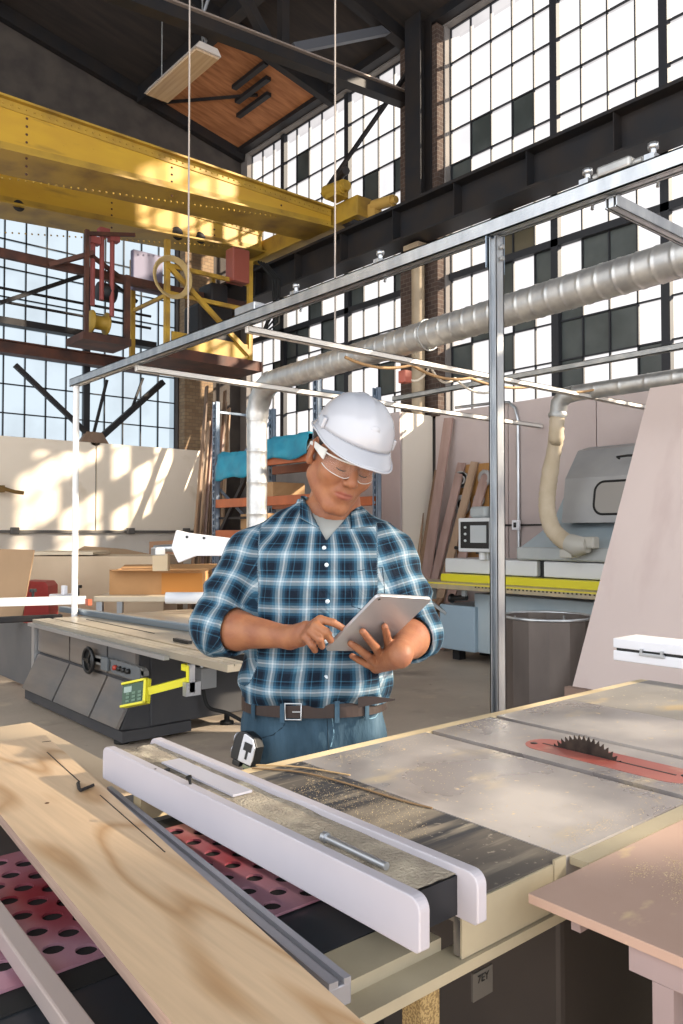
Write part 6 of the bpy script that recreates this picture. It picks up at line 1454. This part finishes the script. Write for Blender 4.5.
# hair, eyebrows
def sd_hair(P_):
    p = (P_-HC)@HR/HS; q = p.copy(); q[:, 0] = np.abs(q[:, 0])
    d = sd_ell(p, (0, .020, .047), (.0805, .101, .090))
    d = np.maximum(d, -(p[:, 2]-np.interp(p[:, 1], [-.07, -.03, .0, .03, .10], [.075, .040, -.002, -.035, -.05])))
    ear = sd_ell(q, (.083, .010, -.004), (.016, .025, .040)); d = smax(d, -ear, .003)
    return d+.0008*np.sin(p[:, 0]*900)*np.sin(p[:, 2]*700)
V, Fq = surface_nets(sd_hair, tuple(HC-.16), tuple(HC+.18), .0035)
np_mesh('hair', V, Fq, [mat('hair_dark', hx('#1e1815'), .7)], man, 0)
def HB(mb, name, m, parent=man, label=None):       # build a head-space mesh
    mb.v = [HM @ v for v in mb.v]; o = mb.build(name, m, parent)
    if label: o['label'] = label
    return o
for s in (-1, 1):
    bb = MB(); bb.tube([(s*.015, -.0885, .021), (s*.028, -.0895, .026), (s*.044, -.080, .022)], [.0028, .0034, .0018], 8); HB(bb, 'eyebrow', MATS['hair_dark'])
    bb = MB(); bb.tube([(s*.017, -.0855, -.0045), (s*.025, -.0880, -.0065), (s*.035, -.0865, -.0065), (s*.045, -.0775, -.003)], [.0008, .0013, .0013, .0008], 6); HB(bb, 'eyelashes', MATS['hair_dark'])
# ---- hard hat ----
hatm = mat('hat_white', hx('#aaadb5'), .25, 0, coat=.4)
hat = bpy.data.objects.new('hard_hat', None)
def hat_pt(a, t):      # a angle (0 = right, -90deg = front), t 0 rim .. 1 crown
    rx, ry, rz = .094, .117, .102
    ph = t*PI/2; c = math.cos(ph)**.92 if t < 1 else 0; s = math.sin(ph)**.95 if t > 0 else 0
    return (.006+rx*c*math.cos(a), .004+ry*c*math.sin(a), .064+rz*s)
n_a, n_t = 64, 18
vs = [hat_pt(2*PI*i/n_a, j/n_t) for j in range(n_t+1) for i in range(n_a)]
for k_, v_ in enumerate(vs):      # centre ridges
    x, y, z = v_
    if z > .089:
        w_ = min(1, (z-.089)/.05); r_ = .0035*math.exp(-(x/.010)**2)+.0022*math.exp(-((abs(x)-.040)/.008)**2); vs[k_] = (x, y, z+r_*w_)
fs = [(j*n_a+i, j*n_a+(i+1) % n_a, (j+1)*n_a+(i+1) % n_a, (j+1)*n_a+i) for j in range(n_t) for i in range(n_a)]
bb = MB(); bb.raw(vs, fs, True); 
hs = HB(bb, 'hard_hat', hatm); sm_ = hs.modifiers.new('Solidify', 'SOLIDIFY'); sm_.thickness = .0035; sm_.offset = -1
def brim_out(a):
    f = max(0, -math.sin(a)); w_ = .008+.046*f**2.2; return w_
vs = []; fs = []; nr = 6
for i in range(n_a):
    a = 2*PI*i/n_a; f = max(0, -math.sin(a))
    for j in range(nr+1):
        s = j/nr; w_ = brim_out(a)*s; x = .006+((.094+w_*.55)*math.cos(a) if f > .0 else (.094+w_)*math.cos(a))
        y = .004+(.117+w_)*math.sin(a); z = .064-.012*s*(1 if f == 0 else 1+1.0*f) - .004*f*s*s-.010*abs(math.cos(a))*f*s
        vs.append((x, y, z))
for i in range(n_a):
    for j in range(nr): a = i*(nr+1)+j; c = ((i+1) % n_a)*(nr+1)+j; fs.append((a, c, c+1, a+1))
bb = MB(); bb.raw(vs, fs, True); br_ = HB(bb, 'brim', hatm, hs); sm_ = br_.modifiers.new('Solidify', 'SOLIDIFY'); sm_.thickness = .0035
bb = MB(); bb.tube([vs[i*(nr+1)+nr] for i in range(n_a)], .0028, 6, closed=True); HB(bb, 'brim_edge', hatm, hs)
bb = MB(); 
for s in (-1, 1):
    x0_ = .006+s*.090; bb = MB(); bb.box((min(x0_, x0_+s*.010), -.028, .062), (max(x0_, x0_+s*.010), .0, .09), bev=.004); HB(bb, 'slot_boss', hatm, hs)
bb = MB(); bb.tube([(.083*math.cos(a), .010+.104*math.sin(a), .056) for a in [2*PI*i/40 for i in range(40)]], .0075, 8, closed=True); HB(bb, 'sweatband', MATS['black_plastic'], hs)
bb = MB(); bb.lathe([(0, -.004), (.012, -.003), (.014, 0)], (.006, -.099, .108), 16, 'y'); HB(bb, 'front_boss', hatm, hs)
# ---- safety glasses ----
gm = bpy.data.materials.new('clear_lens'); gm.use_nodes = True; g_ = gm.node_tree.nodes['Principled BSDF']
g_.inputs['Base Color'].default_value = (.95, .97, .97, 1); g_.inputs['Roughness'].default_value = .04; g_.inputs['Alpha'].default_value = .05; g_.inputs['Specular IOR Level'].default_value = .5
frame_m = mat('glasses_clear', hx('#d8dad8'), .15, 0, alpha=.75)
bb = MB(); vs = []; fs = []; N1, N2 = 40, 8
def lens_pt(u, v):      # u -1..1 across, v 0..1 down
    a = u*1.30; x = .071*math.sin(a)/math.sin(1.30)*.98; y = -.104+.050*(1-math.cos(a))/(1-math.cos(1.30))
    y += .004*math.exp(-(u/.12)**2)
    top = .020-.003*abs(u); bot = -.020+.010*abs(u)**3+.016*math.exp(-(u/.13)**2)
    return (x, y-.002*math.sin(v*PI), lerp(top, bot, v))
for i in range(N1+1):
    for j in range(N2+1): vs.append(lens_pt(-1+2*i/N1, j/N2))
for i in range(N1):
    for j in range(N2): a = i*(N2+1)+j; fs.append((a, a+1, a+N2+2, a+N2+1))
bb.raw(vs, fs, True); gl_ = HB(bb, 'safety_glasses', gm)
bb = MB(); bb.tube([lens_pt(-1+2*i/40, 0) for i in range(41)], .0022, 6); HB(bb, 'brow_bar', frame_m, gl_)
bb = MB(); bb.tube([lens_pt(-1+2*i/60, 1) for i in range(61)], .0010, 5); HB(bb, 'lens_edge', frame_m, gl_)
for s in (-1, 1):
    bb = MB(); q = lens_pt(s, .3)
    pts = [(q[0], q[1], .012), (s*.078, -.030, .014), (s*.083, .0, .016), (s*.084, .025, .010), (s*.080, .040, -.01)]
    vv = []; ff = []
    for i, p_ in enumerate(pts):
        hh = (.013, .009, .006, .004, .003)[i]
        for (dx_, dz_) in ((-.0012, -hh), (.0012, -hh), (.0012, hh), (-.0012, hh)): vv.append((p_[0]+dx_, p_[1], p_[2]+dz_))
    for i in range(len(pts)-1):
        for j in range(4): ff.append((i*4+j, i*4+(j+1) % 4, (i+1)*4+(j+1) % 4, (i+1)*4+j))
    bb.raw(vv, ff); HB(bb, 'temple', frame_m, gl_)
# fingernails on the hand behind the tablet are hidden; the visible ones sit on the back of his right fingers
nail = mat('nail', hx('#c9957c'), .35)

# ---- tablet (held: its own thing) ----
def toW(v): return Vector((ROOT.x, ROOT.y, 0))+RT*v[0]+FW*v[1]+Vector((0, 0, v[2]))
tab = thing('tablet', toW((tA+tC)/2), 'thin silver tablet held up in the man\'s hands, its back towards the camera', 'tablet')
Aw, Bw, Cw, Dw = [toW(v) for v in (tA, tB, tC, tD)]; nW = RT*tn[0]+FW*tn[1]+Vector((0, 0, tn[2]))
ou, ov = (Dw-Aw), (Bw-Aw); lu, lv = ou.length, ov.length; ou = ou/lu; ov = (ov-ou*ov.dot(ou)); ov.normalize()
def tr_poly(r, inset=0, n=6):
    pts = []
    for (cu, cv, a0) in ((lu-r-inset, lv-r-inset, 0), (r+inset, lv-r-inset, 90), (r+inset, r+inset, 180), (lu-r-inset, r+inset, 270)):
        for i in range(n+1): a = math.radians(a0+90*i/n); pts.append(Aw+ou*(cu+r*math.cos(a))+ov*(cv+r*math.sin(a)))
    return pts
bb = MB(); bb.slab([p-nW*.0075 for p in tr_poly(.011)], nW, .0075); o = part(bb, 'back_shell', mat('tablet_alu', hx('#b4b4b8'), .38, .6), tab); smooth_mod(o, .0012)
bb = MB(); bb.slab([p-nW*.0085 for p in tr_poly(.011, .0008)], nW, .0009); part(bb, 'bezel', MATS['black_plastic'], tab)
bb = MB(); bb.slab([p-nW*.0089 for p in tr_poly(.003, .011)], nW, .0004); part(bb, 'screen', mat('tablet_screen', hx('#2a2f36'), .1, 0, emit=(.55, .65, .75), es=.5), tab)
bb = MB(); c_ = Aw+ou*.012+ov*.012; bb.cyl(c_, c_+nW*.0006, .0035, n=16); part(bb, 'camera_lens', MATS['black_plastic'], tab)

# ---- tape measure clipped on his jeans pocket ----
tcn = L(248, 748, 1.99)
tcw = toW(tcn)
tm = thing('tape_measure', tcw, 'silver and black tape measure clipped to the jeans pocket', 'tape measure')
Tm = Matrix.Translation(tcw) @ Matrix.Rotation(-YAW, 4, 'Z') @ Matrix.Rotation(math.radians(14), 4, 'Y') @ Matrix.Rotation(math.radians(-32), 4, 'Z')
sil = mat('tape_chrome', hx('#c9cbd0'), .25, .5)
bb = MB(); bb.prism([(-.034, -.036), (.034, -.036), (.037, -.02), (.036, .015), (.022, .034), (-.005, .040), (-.028, .034), (-.037, .012), (-.038, -.02)], 'y', -.016, .016, Tm); o = part(bb, 'case', MATS['black_plastic'], tm); smooth_mod(o, .003)
bb = MB(); bb.prism([(-.010, -.033), (.031, -.033), (.034, -.018), (.033, .013), (.020, .031), (-.004, .036), (-.010, .034)], 'y', -.0185, .0185, Tm); o = part(bb, 'side_plate', sil, tm); smooth_mod(o, .0015)
bb = MB(); bb.box((.0, -.0200, -.002), (.024, -.0187, .018), Tm); bb.box((.010, -.0200, -.022), (.016, -.0187, -.002), Tm); part(bb, 'lock_emblem', MATS['black_plastic'], tm)
bb = MB(); bb.lathe([(.010, -.002), (.0135, -.002), (.0135, 0), (.010, 0)], (0, 0, 0), 20, 'x'); bb.v = [Tm @ (Vector((-.0385, 0, .014))+v) for v in bb.v]; part(bb, 'grip_ring', sil, tm)
bb = MB(); bb.lathe([(.010, -.002), (.0135, -.002), (.0135, 0), (.010, 0)], (0, 0, 0), 20, 'x'); bb.v = [Tm @ (Vector((-.0385, 0, -.016))+v) for v in bb.v]; part(bb, 'grip_ring', sil, tm)
bb = MB(); bb.box((-.03, -.012, -.050), (-.005, .012, -.036), Tm, bev=.003); part(bb, 'blade_mouth', MATS['black_plastic'], tm)
bb = MB(); bb.box((.002, -.010, -.048), (.03, .010, -.038), Tm, bev=.002); part(bb, 'tape_hook', mat('hook_green', hx('#7a8068'), .4, .5), tm)
bb = MB(); bb.box((-.008, .017, -.03), (.012, .019, .025), Tm); part(bb, 'belt_clip', MATS['alu'], tm)
WORLD = .85; WORLD_BACK = 2.0; SUN = 36.0; SUND = (-.62, .55, -.385); EXPO = 0.62
# ================= light and camera =================
w = bpy.data.worlds.new('World'); bpy.context.scene.world = w; w.use_nodes = True
bg = w.node_tree.nodes['Background']; bg.inputs[0].default_value = (.93, .96, 1.0, 1); bg.inputs[1].default_value = WORLD
_n = w.node_tree.nodes; _l = w.node_tree.links       # sky strength raised behind the camera as added fill; hall left open there
_tc = _n.new('ShaderNodeTexCoord'); _dp = _n.new('ShaderNodeVectorMath'); _dp.operation = 'DOT_PRODUCT'; _dp.inputs[1].default_value = (-.62, -.76, .15)
_l.new(_tc.outputs['Generated'], _dp.inputs[0]); _mr = _n.new('ShaderNodeMapRange'); _mr.inputs[1].default_value = -.3; _mr.inputs[2].default_value = .6
_mr.inputs[3].default_value = WORLD; _mr.inputs[4].default_value = WORLD_BACK; _l.new(_dp.outputs['Value'], _mr.inputs[0]); _l.new(_mr.outputs[0], bg.inputs[1])
s = bpy.data.lights.new('sun', 'SUN'); s.energy = SUN; s.color = (1.0, .86, .68); s.angle = math.radians(1.6)
so = bpy.data.objects.new('sun', s); col.objects.link(so); so.rotation_euler = Vector(SUND).to_track_quat('-Z', 'Y').to_euler(); so.location = (12, -4, 12)
cam = bpy.data.cameras.new('camera'); cam.sensor_fit = 'VERTICAL'; cam.sensor_height = 36.0; cam.lens = F/1024*36.0; cam.clip_start = .02
co = bpy.data.objects.new('camera', cam); col.objects.link(co); co.location = (0, 0, H); co.rotation_euler = (PI/2+TH, 0, -YAW)
sc = bpy.context.scene; sc.camera = co
sc.view_settings.view_transform = 'Standard'; sc.view_settings.look = 'None'; sc.view_settings.gamma = 1; sc.view_settings.exposure = EXPO
sc.view_settings.use_curve_mapping = False
sc.cycles.use_denoising = True; sc.cycles.max_bounces = 8; sc.cycles.diffuse_bounces = 4; sc.cycles.transparent_max_bounces = 12
sc.cycles.sample_clamp_indirect = 6
